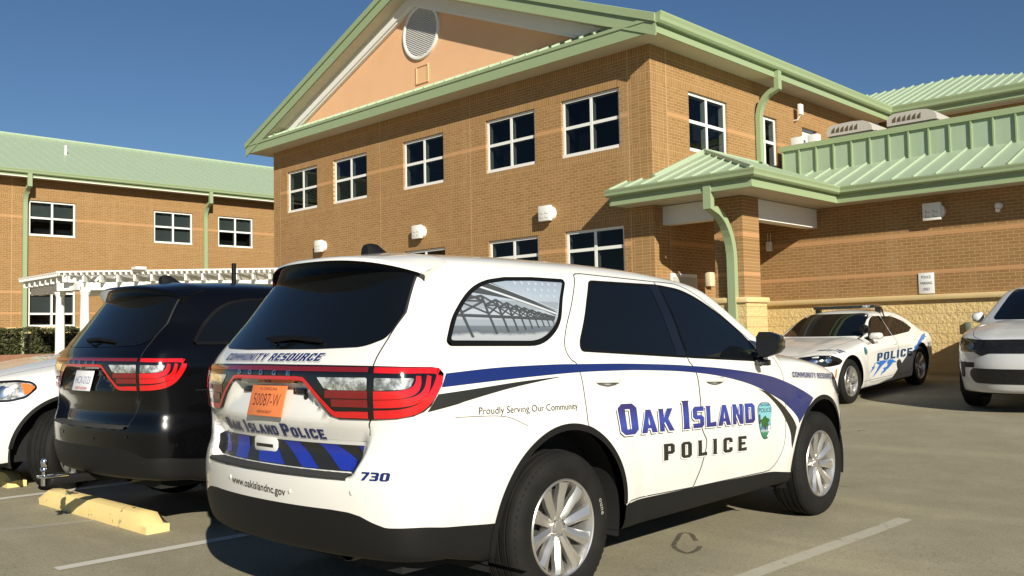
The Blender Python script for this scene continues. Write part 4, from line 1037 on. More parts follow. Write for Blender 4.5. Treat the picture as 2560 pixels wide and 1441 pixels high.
def window(root, mp, u0, u1, z0, z1, rails=None, cols=1, blinds=(), depth=.10, label=None, junk=0):
    fw = .062; a, b = u0+.006, u1-.006; c, d = z0+.006, z1-.006
    mb = MB()
    mbox(mb, mp, a, b, d-fw, d, .055, depth+.10); mbox(mb, mp, a, b, c-.0, c+fw+.012, .03, depth+.10)
    mbox(mb, mp, a, a+fw, c+fw+.012, d-fw, .055, depth+.10); mbox(mb, mp, b-fw, b, c+fw+.012, d-fw, .055, depth+.10)
    us = [a+(b-a)*(i+1)/(cols+1) for i in range(cols)]; zs = rails if rails else [(c+d)/2+.02]
    for u in us: mbox(mb, mp, u-.036, u+.036, c+fw+.012, d-fw, .06, depth+.095)
    for z in zs:
        ed = [a+fw]+[q for u in us for q in (u-.036, u+.036)]+[b-fw]
        for i in range(0, len(ed), 2): mbox(mb, mp, ed[i], ed[i+1], z-.036, z+.036, .063, depth+.092)
    f = mb.build('window', frame_m, root)
    if label: f['label'] = label
    ed_u = [a+fw]+[q for u in us for q in (u-.036, u+.036)]+[b-fw]; ed_z = [c+fw+.012]+[q for z in sorted(zs) for q in (z-.036, z+.036)]+[d-fw]
    for i in range(0, len(ed_u), 2):
        for j in range(0, len(ed_z), 2):
            mb = MB(); mb.add([mp(ed_u[i], ed_z[j], .075), mp(ed_u[i+1], ed_z[j], .075), mp(ed_u[i+1], ed_z[j+1], .075), mp(ed_u[i], ed_z[j+1], .075)], [(0, 1, 2, 3)])
            mb.build('pane', pane_m, f, fixn=False)
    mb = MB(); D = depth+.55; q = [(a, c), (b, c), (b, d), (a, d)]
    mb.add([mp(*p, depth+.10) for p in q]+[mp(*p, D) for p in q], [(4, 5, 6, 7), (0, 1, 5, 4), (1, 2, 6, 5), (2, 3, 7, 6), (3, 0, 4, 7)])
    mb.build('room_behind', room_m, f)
    for (bu0, bu1, bz0, bz1) in blinds:
        mb = MB(); mbox(mb, mp, a+(b-a)*bu0+.03, a+(b-a)*bu1-.03, c+(d-c)*bz0, c+(d-c)*bz1, depth+.14, depth+.145); mb.build('blind', blind_m, f)
    return f
def seam_roof(name, root, eave0, eave1, up, poly, mat, pitch_w=.42, rib=.045, th=.05, phase=0.0):
    """standing-seam sheet: poly in (along eave, up the slope) coordinates from eave0"""
    e0, e1 = np.array(eave0, float), np.array(eave1, float); e = (e1-e0)/np.linalg.norm(e1-e0); s = np.array(up, float); s /= np.linalg.norm(s); n = np.cross(e, s)
    if n[2] < 0: n = -n
    P = lambda a, b, h: tuple(e0+e*a+s*b+n*h)
    mb = MB(); k = len(poly)
    mb.add([P(a, b, 0) for a, b in poly]+[P(a, b, -th) for a, b in poly], [tuple(range(k)), tuple(range(2*k-1, k-1, -1))]+[(i, k+i, k+(i+1) % k, (i+1) % k) for i in range(k)])
    a = min(p[0] for p in poly)+.05+phase; amax = max(p[0] for p in poly)
    while a < amax-.02:
        xs = []
        for i in range(k):
            (a0, b0), (a1, b1) = poly[i-1], poly[i]
            if (a0 <= a < a1) or (a1 <= a < a0): xs.append(b0+(b1-b0)*(a-a0)/(a1-a0))
        xs.sort()
        for i in range(0, len(xs)-1, 2):
            if xs[i+1]-xs[i] < .05: continue
            V = [P(a+da, b, h) for b in (xs[i]+.01, xs[i+1]-.005) for da, h in ((-.014, .002), (-.010, rib), (.010, rib), (.014, .002))]
            mb.add(V, [(0, 1, 5, 4), (1, 2, 6, 5), (2, 3, 7, 6), (0, 3, 2, 1), (4, 5, 6, 7)])
        a += pitch_w
    return mb.build(name, mat, root)
def bar_along(name, root, p0, p1, prof, mat, miter0=0.0, miter1=0.0, out=None):
    """profile of (outwards, z) swept horizontally from p0 to p1; outwards = right of travel"""
    p0, p1 = np.array(p0, float), np.array(p1, float); d = (p1-p0)/np.linalg.norm(p1-p0); o = np.array([d[1], -d[0], 0.0]) if out is None else np.array(out, float)
    V = []; k = len(prof)
    for p, mt, sg in ((p0, miter0, -1), (p1, miter1, 1)):
        for w, z in prof: V.append(tuple(p+o*w+np.array([0, 0, z])+d*w*mt*sg))
    mb = MB(); mb.add(V, [tuple(range(k)), tuple(range(2*k-1, k-1, -1))]+[(i, (i+1) % k, k+(i+1) % k, k+i) for i in range(k)])
    return mb.build(name, mat, root)
GUT = [(.0, .0), (.08, .0), (.115, .03), (.12, .08), (.14, .13), (.14, .155), (.125, .155), (.0, .135)]
def rect_pipe(name, root, pts, w, d, mat, straps=()):
    """rectangular pipe (w across, d deep) through points lying in one vertical plane"""
    P = [np.array(p, float) for p in pts]; hv = P[-1]-P[0]; hv[2] = 0; 
    if np.linalg.norm(hv) < 1e-6: hv = np.array([1., 0, 0])
    hv /= np.linalg.norm(hv); sd = np.array([-hv[1], hv[0], 0]); V = []
    for i, p in enumerate(P):
        t = P[min(i+1, len(P)-1)]-P[max(i-1, 0)]; t /= np.linalg.norm(t); nn = np.cross(sd, t); nn /= np.linalg.norm(nn)
        k = 1.0
        if 0 < i < len(P)-1:
            t1 = (P[i]-P[i-1])/np.linalg.norm(P[i]-P[i-1]); k = 1/max(.4, abs(np.dot(np.cross(sd, t1), nn)))
        for a, b in ((-w/2, -d/2), (w/2, -d/2), (w/2, d/2), (-w/2, d/2)): V.append(tuple(p+sd*a+nn*b*k))
    F = [(i*4+j, i*4+(j+1) % 4, (i+1)*4+(j+1) % 4, (i+1)*4+j) for i in range(len(P)-1) for j in range(4)]+[(0, 1, 2, 3), tuple(4*len(P)-4+j for j in range(4))]
    mb = MB(); mb.add(V, F)
    return mb.build(name, mat, root)
def swan(x_at, top, z0, zb, off0, off1, n=9):
    """gooseneck: hangs at off0, bends over to the wall at off1, then runs down; x_at maps (off, z) to 3-D"""
    pts = [x_at(off0, top), x_at(off0, z0)]
    h = abs(off1-off0)
    for i in range(1, n+1):
        a = i/n*math.pi/2; pts.append(x_at(off0+(off1-off0)*math.sin(a), z0-h*1.25*(1-math.cos(a))))
    pts.append(x_at(off1, zb)); return pts
# ------------------------------------------------------------------ main building
YF, XC, YR, XL = 15.6, -11.07, 19.2, -36.5
bld = thing('brick_building', 'large two storey brown brick building with green metal roof and peach gable', 'building', (-18.7, 20.0, 0.2))
bld.location = (0, 0, 0)
FM = front_map(YF); SM = side_map(XC); RM = front_map(YR); LM = side_map(XL)
up_w = [(-25.47, -23.74), (-22.86, -21.15), (-19.47, -17.76), (-16.14, -14.44), (-13.60, -11.90)]
lo_w = [(-19.47, -17.75), (-16.11, -14.41), (-13.56, -11.86)]
holesF = [(a, b, 5.40, 6.74) for a, b in up_w]+[(a, b, 2.05, 3.685) for a, b in lo_w]
wall_data(FM, -26.3, XC, 1.9, 7.5, holesF).build('wall', brick_f, bld, fixn=False)
wall_data(FM, -26.3, XC, -.2, 1.9, []).build('stone_base', stone_f, bld, fixn=False)
holesS = [(17.06, 18.70, 5.385, 6.745), (20.02, 21.12, 5.42, 6.73), (22.50, 23.40, 5.2, 6.745)]
wall_data(SM, YF, 27.6, 1.9, 7.5, holesS).build('wall', brick_s, bld, fixn=False)
wall_data(SM, YF, YR, .0, 1.9, []).build('stone_base', stone_s, bld, fixn=False)
wall_data(side_map(-26.3), YF, 27.6, 0, 7.5, []).build('wall', brick_s, bld, fixn=False)
for i, (a, b) in enumerate(up_w): window(bld, FM, a, b, 5.40, 6.74)
for a, b in lo_w: window(bld, FM, a, b, 2.05, 3.685, rails=[3.23, 2.45])
window(bld, SM, 17.06, 18.70, 5.385, 6.745); window(bld, SM, 20.02, 21.12, 5.42, 6.73)
mb = MB(); mbox(mb, SM, 22.52, 23.38, 5.2, 6.73, .14, .2); mb.build('door', trim_m, bld)
# gable end: cornice, pent roof, pediment, raking eaves
RX, RZ0, PITCH = -18.72, 7.86, .40
XE0, XE1, YO = -26.95, -10.50, 15.05
bar_along('cornice_fascia', bld, (XE0, YO, 7.50), (XE1, YO, 7.50), [(0, 0), (.022, 0), (.022, .235), (.05, .25), (.05, .32), (0, .32)], fascia_m)
mb = MB(); mb.add([(XE0, YO+.002, 7.505), (XE1, YO+.002, 7.505), (XE1, YF, 7.505), (XE0, YF, 7.505)], [(0, 1, 2, 3)]); mb.build('soffit', soffit_m, bld)
mb = MB(); mb.box(XE0, -26.31, YF+.001, 27.0, 7.503, 7.52); mb.build('soffit', soffit_m, bld)
seam_roof('pent_roof', bld, (XE0+.02, YO-.02, 7.828), (XE1-.02, YO-.02, 7.828), (0, .57, .27), [(0, 0), (XE1-XE0-.04, 0), (XE1-XE0-.9, .64), (.9, .64)], roof_m, .41)
pz = lambda x: 10.47-.405*abs(x-RX)
ped = [(-26.2, 7.5), (-11.2, 7.5), (RX+(10.47-7.5)/.405, 7.5)]
mb = MB(); mb.add([(-24.9, YF-.012, 7.52), (-12.5, YF-.012, 7.52), (-12.5, YF-.012, pz(-12.5)+.4), (RX, YF-.012, 10.47+.4), (-24.9, YF-.012, pz(-24.9)+.4)], [(0, 1, 2, 3, 4)]); mb.build('gable_wall', peach, bld, fixn=False)
mb = MB(); mb.add([(-26.3, YF-.004, 7.5), (-24.9, YF-.004, 7.5), (-24.9, YF-.004, 8.4), (-26.3, YF-.004, 7.8)], [(0, 1, 2, 3)]); mb.build('gable_corner', peach, bld, fixn=False)
mb = MB(); mb.add([(-12.5, YF-.004, 7.5), (XC, YF-.004, 7.5), (XC, YF-.004, 7.8), (-12.5, YF-.004, 8.4)], [(0, 1, 2, 3)]); mb.build('gable_corner', peach, bld, fixn=False)
for sg, xe in ((-1, XE0-.14), (1, XE1+.02)):
    L = abs(xe-RX); zt = RZ0; zr = zt+PITCH*L
    def slab(name, y0, y1, t0, t1, mat, xin=0.0):
        mb = MB(); V = []
        for y in (y0, y1):
            V += [(xe-sg*xin, y, zt+PITCH*xin-t0), (RX, y, zr-t0), (RX, y, zr-t1), (xe-sg*xin, y, zt+PITCH*xin-t1)]
        mb.add(V, [(0, 1, 2, 3), (4, 7, 6, 5), (0, 4, 5, 1), (3, 2, 6, 7), (0, 3, 7, 4), (1, 5, 6, 2)]); return mb.build(name, mat, bld)
    slab('rake_fascia', YO-.03, YO, .06, .44, fascia_m); slab('rake_trim', YO-.075, YO-.03, .0, .17, fascia_m); slab('rake_trim', YO-.045, YO-.031, .41, .46, fascia_m)
    slab('rake_soffit', YO+.001, YF-.16, .44, .455, soffit_m, .9); slab('gable_frieze', YF-.16, YF-.06, .44, .74, trim_m, 1.6); slab('frieze_trim', YF-.11, YF-.013, .741, .80, trim_m, 1.95)
    mb = MB(); a = [(xe, zt-.01), (RX, zr-.01), (RX, zr-.06), (xe, zt-.06)]
    mb.prism(a, 1, YO-.03, 40.0); mb.build('roof_deck', roof_m, bld)
    mb = MB()
    y = YO+.1
    while y < 40:
        mb.add([(xx, y+dy, zz+h) for xx, zz in ((xe, zt), (RX, zr)) for dy, h in ((-.014, -.01), (-.01, .035), (.01, .035), (.014, -.01))], [(0, 1, 5, 4), (1, 2, 6, 5), (2, 3, 7, 6), (0, 3, 2, 1)]); y += .42
    mb.build('roof_seams', roof_m, bld)
    # boxed eave return seen inside the rake
    mb = MB(); x0 = xe-sg*.45; x1 = xe-sg*1.55
    mb.prism([(x0, 7.86), (x1, 7.86), (x1, 8.10)], 1, YO+.12, YF-.02); mb.build('eave_return', fascia_m, bld)
# side eave: soffit, fascia and gutter
mb = MB(); mb.box(XC+.001, -10.505, YO+.03, 27.0, 7.503, 7.52); mb.build('soffit', soffit_m, bld)
mb = MB(); mb.box(-10.54, -10.50, YO+.001, 27.0, 7.49, 7.80); mb.build('fascia', fascia_m, bld)
mb = MB(); mb.box(-10.499, -10.48, YO+.001, 27.0, 7.475, 7.51); mb.build('fascia_drip', fascia_m, bld)
bar_along('gutter', bld, (-10.498, YO-.035, 7.665), (-10.498, 27.0, 7.665), [(a*1.15, b*1.45) for a, b in GUT], fascia_m, 0, -1)
rect_pipe('downpipe', bld, swan(lambda o, z: (-11.07+o, 20.05, z), 7.64, 7.20, 5.47, .62, .09), .16, .12, pipe_m)
# round louvre in the gable, panel below it
vc = (-18.57, YF, 9.64)
mb = MB(); mb.lathe([(.665, -.045), (.69, -.075), (.745, -.075), (.76, -.05), (.76, 0.0)], n=64, c=vc); vr = mb.build('round_louvre', trim_m, bld, auto=30)
mb = MB()
z = -.64
while z < .64:
    w = math.sqrt(.67**2-min(.669, abs(z+.02))**2)
    mb.add([(vc[0]-w, YF-.055, vc[2]+z), (vc[0]+w, YF-.055, vc[2]+z), (vc[0]+w, YF-.012, vc[2]+z+.045), (vc[0]-w, YF-.012, vc[2]+z+.045), (vc[0]-w, YF-.055, vc[2]+z-.012), (vc[0]+w, YF-.055, vc[2]+z-.012)], [(0, 1, 2, 3), (4, 5, 1, 0)]); z += .052
mb.build('louvre_blades', trim_m, vr, fixn=False)
mb = MB(); mb.lathe([(0, -.013), (.67, -.013)], n=48, c=vc); mb.build('louvre_back', plain('louvre_shade', (.45, .44, .42), .8), vr)
mb = MB()
for b in ((-.26, .26, .22, .25), (-.26, .26, -.25, -.22), (-.26, -.23, -.22, .22), (.23, .26, -.22, .22)): mb.box(-18.55+b[0], -18.55+b[1], YF-.045, YF-.01, 8.47+b[2], 8.47+b[3])
mb.box(-18.55-.23, -18.55+.23, YF-.022, YF-.011, 8.25, 8.69); mb.build('access_panel', peach, bld)
# wall vents: square hood on a round collar
vent_m = plain('white_plastic_vent', (.78, .77, .72), .5, var=.03)
def wall_vent(root, mp, u, z, collar=True, w=.36, h=.36, p0=.10, p1=.20):
    mb = MB()
    if collar: mb.lathe([(.17, 0), (.17, -.10), (.15, -.115), (0, -.115)], n=28); mb.xf(lambda v: mp(u+.05+v[0], z+v[2], v[1]))
    k = MB(); k.bevbox(-w/2, w/2, -p1, -p0 if collar else 0, -h/2, h/2, .012); k.xf(lambda v: mp(u+v[0], z+v[2], v[1])); mb.add(k.V, k.F)
    v = mb.build('wall_vent', vent_m, root, auto=40)
    k = MB()
    for du in (-.075, .075):
        for dz in (-.02, -.12):
            mbox(k, mp, u+du-.045, u+du+.045, z+dz, z+dz+.012, -p1-.002, -p1+.004); mbox(k, mp, u+du-.045, u+du-.034, z+dz+.012, z+dz+.06, -p1-.002, -p1+.004)
    k.build('vent_slots', plain('vent_slot_grey', (.30, .30, .28), .7), v)
for u in (-23.45, -18.72, -14.03): wall_vent(bld, FM, u, 4.155)
# ------------------------------------------------------------------ right wing with entry porch
wall_data(RM, XC, 8.0, 2.0, 4.6, []).build('wall', brick_r, bld, fixn=False)
wall_data(RM, XC, 8.0, -.2, 1.9, []).build('stone_base', stone_f, bld, fixn=False)
mb = MB(); mb.bevbox(XC, 8.0, YR-.09, YR+.02, 1.885, 2.0, .03); mb.build('stone_cap', cap_m, bld, auto=40)
# brick column with stone base
CX0, CX1, CY0, CY1 = -9.80, -9.15, 15.9, 16.55
mb = MB(); mb.box(CX0, CX1, CY0, CY1, 2.0, 4.02); 
col = mb.build('porch_column', brick_r, bld)
mb = MB()
mb.box(CX0-.08, CX1+.08, CY0-.08, CY1+.08, -.2, 1.89); mb.build('column_base', stone_f, col)
mb = MB(); mb.bevbox(CX0-.13, CX1+.13, CY0-.13, CY1+.13, 1.885, 2.0, .03); mb.build('column_cap', cap_m, col, auto=40)
mb = MB(); mb.box(XC+.002, CX0, 15.93, 16.2, 3.62, 4.02); mb.build('porch_beam', trim_m, bld)
mb = MB(); mb.box(-9.45, -9.17, CY1, YR-.001, 3.60, 4.02); mb.build('porch_beam', trim_m, bld)
# eaves of porch and wing
ZG = 4.20
mb = MB(); mb.add([(XC-.66, 15.0, 4.035), (-8.42, 15.0, 4.035), (-8.42, 18.6, 4.035), (8, 18.6, 4.035), (8, YR, 4.035), (XC, YR, 4.035), (XC, 15.6, 4.035), (XC-.66, 15.6, 4.035)], [tuple(range(8))]); mb.build('soffit', soffit_m, bld)
fp = [(0, 0), (.03, 0), (.03, .035), (.012, .04), (.012, .30), (0, .30)]
bar_along('fascia', bld, (XC-.66, 15.0, 4.02), (-8.42, 15.0, 4.02), fp, fascia_m, 0, 1); bar_along('fascia', bld, (-8.42, 15.0, 4.02), (-8.42, 18.6, 4.02), fp, fascia_m, 1, -1); bar_along('fascia', bld, (-8.42, 18.6, 4.02), (8, 18.6, 4.02), fp, fascia_m, -1, 0)
mb = MB(); mb.box(XC-.70, XC-.661, 15.0, YF-.001, 4.02, 4.32); mb.build('fascia', fascia_m, bld)
bar_along('gutter', bld, (XC-.72, 14.985, ZG), (-8.405, 14.985, ZG), GUT, fascia_m, 0, 1); bar_along('gutter', bld, (-8.405, 14.985, ZG), (-8.405, 18.585, ZG), GUT, fascia_m, 1, -1); bar_along('gutter', bld, (-8.405, 18.585, ZG), (8, 18.585, ZG), GUT, fascia_m, -1, 0)
PK = math.sqrt(1+PITCH**2)
def plane_roof(name, pts, eave0, eave1, up, mat, w=.41, phase=0.0):
    e0, e1 = np.array(eave0), np.array(eave1); e = (e1-e0)/np.linalg.norm(e1-e0); s = np.array(up, float); s /= np.linalg.norm(s)
    return seam_roof(name, bld, eave0, eave1, up, [(float(np.dot(np.array(p)-e0, e)), float(np.dot(np.array(p)-e0, s))) for p in pts], mat, w, phase=phase)
zr_ = lambda d: 4.345+PITCH*d
plane_roof('porch_roof', [(XC-.72, 14.95, zr_(0)), (-8.37, 14.95, zr_(0)), (XC, 17.65, zr_(2.7)), (XC, YF, zr_(.65)), (XC-.72, YF, zr_(.65))], (XC-.72, 14.95, zr_(0)), (-8.37, 14.95, zr_(0)), (0, 1, PITCH), roof_m)
plane_roof('porch_roof', [(-8.37, 14.95, zr_(0)), (-8.37, 18.55, zr_(0)), (-10.32, 20.5, zr_(1.95)), (XC, 20.5, zr_(2.7)), (XC, 17.65, zr_(2.7))], (-8.37, 14.95, zr_(0)), (-8.37, 18.55, zr_(0)), (-1, 0, PITCH), roof_m)
plane_roof('wing_roof', [(-8.37, 18.55, zr_(0)), (8, 18.55, zr_(0)), (8, 20.5, zr_(1.95)), (-10.32, 20.5, zr_(1.95))], (-8.37, 18.55, zr_(0)), (8, 18.55, zr_(0)), (0, 1, PITCH), roof_m, .435)
for p, q in (((-8.37, 14.95, zr_(0)), (XC, 17.65, zr_(2.7))), ((XC+.03, 15.6, zr_(.65)), (XC+.03, 17.65, zr_(2.7))), ((XC+.03, 17.65, zr_(2.7)), (XC+.03, 20.4, zr_(2.7)))):
    mb = MB(); mb.tube([(p[0], p[1], p[2]+.025), (q[0], q[1], q[2]+.025)], .055, 6); mb.build('roof_flashing', roof_m, bld)
# green parapet behind the wing roof
mb = MB(); mb.box(-10.62, 8, 20.5, 20.62, 5.05, 5.72); par = mb.build('roof_parapet', para_m, bld)
mb = MB(); mb.box(-10.66, 8.04, 20.44, 20.68, 5.72, 5.85); mb.build('parapet_cap', fascia_m, par)
x = -10.60
while x < 8: mb = MB(); mb.box(x-.016, x+.016, 20.45, 20.499, 5.10, 5.72); mb.build('parapet_rib', fascia_m, par); x += .435
mb = MB(); mb.box(-10.62, -10.5, 20.62, 27.5, 5.05, 5.80); mb.build('roof_parapet', para_m, bld)
mb = MB(); mb.box(XC, 8, 20.62, 27.6, 5.0, 5.1); mb.build('flat_roof', plain('grey_membrane', (.35, .35, .33), .9), bld)
# porch downpipe, door, lamps
rect_pipe('downpipe', bld, swan(lambda o, z: (-9.36, 15.82-o, z), 4.215, 3.72, .4, .80, .0), .17, .13, pipe_m)
mb = MB(); mbox(mb, SM, 16.15, 17.15, .1, 2.60, -.03, .02); d_ = mb.build('porch_door', trim_m, bld)
mb = MB(); mbox(mb, SM, 16.2, 17.1, .15, 2.52, -.05, -.031); mb.build('door_leaf', plain('grey_door', (.45, .44, .40), .5), d_)
mb = MB(); mb.bevbox(-.10, .10, -.15, 0, -.16, .16, .02); mb.xf(lambda v: SM(17.6+v[0], 2.50+v[2], v[1])); mb.build('porch_lamp', plain('cream_lamp', (.68, .60, .40), .4), bld, auto=40)
mb = MB(); mb.bevbox(-.06, .06, -.10, 0, -.10, .12, .01); mb.tube([(-.035, -.04, .12), (-.035, -.04, .32)], .008, 6); mb.tube([(.035, -.04, .12), (.035, -.04, .32)], .008, 6)
mb.xf(lambda v: RM(-10.34+v[0], 3.27+v[2], v[1])); mb.build('wall_fixture', vent_m, bld, auto=40)
wall_vent(bld, RM, -6.63, 3.69, True, .36, .36, .09, .18); wall_vent(bld, RM, -4.3, 3.69, True, .36, .36, .09, .18)
mb = MB(); mb.lathe([(0, -.10), (.05, -.085), (.07, -.03), (.075, 0)], n=20); mb.tube([(0, -.04, -.05), (0, -.09, -.10)], .045, 12); mb.xf(lambda v: RM(-5.42+v[0], 3.68+v[2], v[1])); mb.build('security_camera', trim_m, bld, auto=40)
mb = MB(); mb.bevbox(-.09, .09, -.24, -.16, -.16, .12, .01); mb.tube([(0, -.2, -.15), (0, -.1, -.28), (0, 0, -.28)], .02, 8); mb.xf(lambda v: SM(22.05+v[0], 7.12+v[2], v[1])); mb.build('flood_lamp', vent_m, bld, auto=40)
# back block
wall_data(front_map(27.6), XC, 8, 4.9, 7.9, []).build('wall', brick_r, bld, fixn=False)
mb = MB(); mb.box(-10.5, 8, 27.0, 27.6, 7.503, 7.52); mb.build('soffit', soffit_m, bld)
mb = MB(); mb.box(-10.46, 8, 27.0, 27.04, 7.49, 7.80); mb.build('fascia', fascia_m, bld)
bar_along('gutter', bld, (-10.498, 26.998, 7.665), (8, 26.998, 7.665), [(a*1.15, b*1.45) for a, b in GUT], fascia_m, -1, 0)
zb = lambda d: 7.875+PITCH*d
plane_roof('back_roof', [(-10.5, 26.95, zb(0)), (-5.0, 26.95, zb(0)), (-7.2, 28.6, zb(1.65)), (-9.5, 30.6, zb(3.65)), (-14.2, 30.6, zb(3.65))], (-10.5, 26.95, zb(0)), (-5.0, 26.95, zb(0)), (0, 1, PITCH), roof_m, .31)
# ------------------------------------------------------------------ left wing
lw = thing('brick_building', 'two storey tan brick wing at left with long green roof, behind the pergola', 'building', (0, 0, 0))
LWIN = [(11.26, 12.95), (16.05, 17.73), (18.90, 20.58)]
wall_data(LM, -4.0, 27.0, 1.93, 7.55, [(a, b, 5.40, 6.75) for a, b in LWIN]+[(11.26, 12.95, 1.95, 3.70), (6.4, 8.1, 5.40, 6.75)]).build('wall', brick_l, lw, fixn=False)
wall_data(LM, -4.0, 27.0, .0, 1.85, []).build('stone_base', stone_s, lw, fixn=False)
mb = MB(); mb.bevbox(XL-.02, XL+.09, -4, 27, 1.84, 1.94, .03); mb.build('stone_cap', cap_m, lw, auto=40)
window(lw, LM, 11.26, 12.95, 5.40, 6.75, blinds=((0, 1, .42, 1),)); window(lw, LM, 16.05, 17.73, 5.40, 6.75, blinds=((0, 1, .03, 1),)); window(lw, LM, 18.90, 20.58, 5.40, 6.75, blinds=((0, 1, .48, 1),))
window(lw, LM, 6.4, 8.1, 5.40, 6.75); window(lw, LM, 11.26, 12.95, 1.95, 3.70, rails=[3.23, 2.45], cols=1, blinds=((0, 1, .28, 1),))
mb = MB(); mb.box(XL+.001, -35.98, -4, 27, 7.545, 7.56); mb.build('soffit', soffit_m, lw)
mb = MB(); mb.box(-36.0, -35.96, -4, 27, 7.53, 7.72); mb.build('fascia', fascia_m, lw)
mb = MB(); mb.box(-35.959, -35.945, -4, 27, 7.515, 7.545); mb.build('fascia_drip', trim_m, lw)
bar_along('gutter', lw, (-35.958, -4, 7.64), (-35.958, 27, 7.64), GUT, fascia_m)
seam_roof('roof', lw, (-35.90, -4, 7.80), (-35.90, 27, 7.80), (-6.4, 0, 2.56), [(0, 0), (31, 0), (31, 6.89), (0, 6.89)], roof_m, .42, rib=.03)
mb = MB(); mb.tube([(-42.3, -4, 10.38), (-42.3, 27, 10.38)], .09, 6); mb.build('ridge_cap', roof_m, lw)
mb = MB(); mb.tube([(-39.5, 13.6, 9.2), (-39.5, 13.6, 9.62)], .05, 10); mb.build('vent_pipe', trim_m, lw)
mb = MB(); mb.prism([(-36.0, 7.80), (-42.3, 10.33), (-48.6, 7.80)], 1, -4, 27); mb.build('roof_body', roof_m, lw)
for y in (11.10, 18.26): rect_pipe('downpipe', lw, swan(lambda o, z: (XL+o, y, z), 7.655, 7.18, .6, .60, .09), .15, .12, pipe_m)
# ------------------------------------------------------------------ ground
_gy = spl([(-200, .3), (-30, .15), (-5, .02), (3.4, .0), (5., -.018), (6.6, -.036), (9, -.030), (11.5, .02), (14.29, .127), (17.34, .263), (19.2, .36), (26, .55), (200, .6)], 6000)
def gz(x, y):
    r = sstep(-12.5, -31.0, x)
    return _gy(y)*(1-r)+r*np.maximum(_gy(y), 0)+r*np.where(np.asarray(y) > -1e9, .80, .80)
def asphalt():
    t = NT('worn_asphalt'); o = t.obj(); s = t.sep(o)
    n1 = t.noise(o, .35, 6.0, .6); n2 = t.noise(o, 2.2, 6.0, .65); n3 = t.noise(o, 55.0, 4.0, .7); n4 = t.noise(o, 210.0, 2.0)
    c = t.ramp(n2, [(.30, (.25, .222, .155)), (.55, (.305, .272, .195)), (.75, (.37, .33, .24))])
    c = t.mix(t.math('MULTIPLY', n1, .55), c, (.23, .205, .125))
    st = t.noise(t.comb(t.math('MULTIPLY', s[0], .22), t.math('MULTIPLY', s[1], 1.3), 0.0), 1.0, 5.0)      # tracked streaks of dust across the bays
    c = t.mix(t.math('MULTIPLY', t.math('SUBTRACT', st, .53, clamp=True), 2.6), c, (.42, .375, .24))
    c = t.mix(t.math('MULTIPLY', t.math('GREATER_THAN', n4, .60), .8), c, (.46, .42, .29)); c = t.mix(t.math('MULTIPLY', t.math('LESS_THAN', n3, .42), .5), c, (.14, .125, .078))
    v = t.n('ShaderNodeTexVoronoi'); v.feature = 'DISTANCE_TO_EDGE'; v.inputs['Scale'].default_value = .42
    wob = t.noise(o, 1.6, 4.0, .6, out='Color'); vv = t.n('ShaderNodeMix', data_type='RGBA'); vv.inputs[0].default_value = .25; t.l(o, vv.inputs[6]); t.l(wob, vv.inputs[7]); t.l(vv.outputs[2], v.inputs['Vector'])
    crack = t.math('MULTIPLY', t.math('LESS_THAN', v.outputs['Distance'], .006), t.math('GREATER_THAN', n1, .57)); c = t.mix(t.math('MULTIPLY', crack, .55), c, (.07, .062, .05))
    t.set(Base_Color=c, Roughness=.9, Specular_IOR_Level=.25)
    t.bump(t.math('ADD', t.math('MULTIPLY', n4, .6), t.math('MULTIPLY', n3, .6)), .006, .7); return t.m
asph = asphalt()
xs = np.concatenate([[-400, -200, -100, -60], np.arange(-44, 14.1, 1.0), [20, 40, 100, 200, 400]]); ys = np.concatenate([[-300, -150, -60, -20, -10, -5], np.arange(-2, 30.1, .5), [40, 80, 160, 400]])
GX, GY = np.meshgrid(xs, ys, indexing='ij'); GZ = gz(GX, GY); nx_, ny_ = GX.shape
g_o = link('ground', mesh('ground', np.stack([GX.ravel(), GY.ravel(), GZ.ravel()], 1), [(i*ny_+j, (i+1)*ny_+j, (i+1)*ny_+j+1, i*ny_+j+1) for i in range(nx_-1) for j in range(ny_-1)], asph, smooth=True)); g_o['kind'] = 'structure'
def ground_sheet(name, poly, mat, h=.004, step=.25, kind='structure'):
    v, f = tri2d([np.array(poly, float)], step); P = [(x, y, float(gz(x, y))+h) for x, y in v]
    return link(name, mesh(name, P, [t if np.cross(v[t[1]]-v[t[0]], v[t[2]]-v[t[0]]) > 0 else t[::-1] for t in f], mat))
def worn_paint(name, col, wear, dens=1.0):
    t = NT(name); o = t.obj(); n = t.noise(o, 26.0, 6.0, .7); n2 = t.noise(o, 3.0, 4.0)
    a = t.math('MULTIPLY', t.math('SUBTRACT', t.math('MULTIPLY_ADD', n2, .45, n), wear-.12), 5.0, clamp=True); a = t.math('MULTIPLY', a, dens)
    tr = t.n('ShaderNodeBsdfTransparent'); mx = t.n('ShaderNodeMixShader'); t.l(a, mx.inputs[0]); t.l(tr.outputs[0], mx.inputs[1]); t.set(Base_Color=t.mix(n2, tuple(x*.8 for x in col), col), Roughness=.85); t.l(t.b.outputs[0], mx.inputs[2]); t.l(mx.outputs[0], t.out.inputs[0]); return t.m
fresh = worn_paint('white_line_paint', (.66, .63, .55), .50, .95); faded = worn_paint('faded_line_paint', (.66, .62, .50), .54, .6); ghost = worn_paint('ghost_line_paint', (.60, .57, .50), .66, .40)
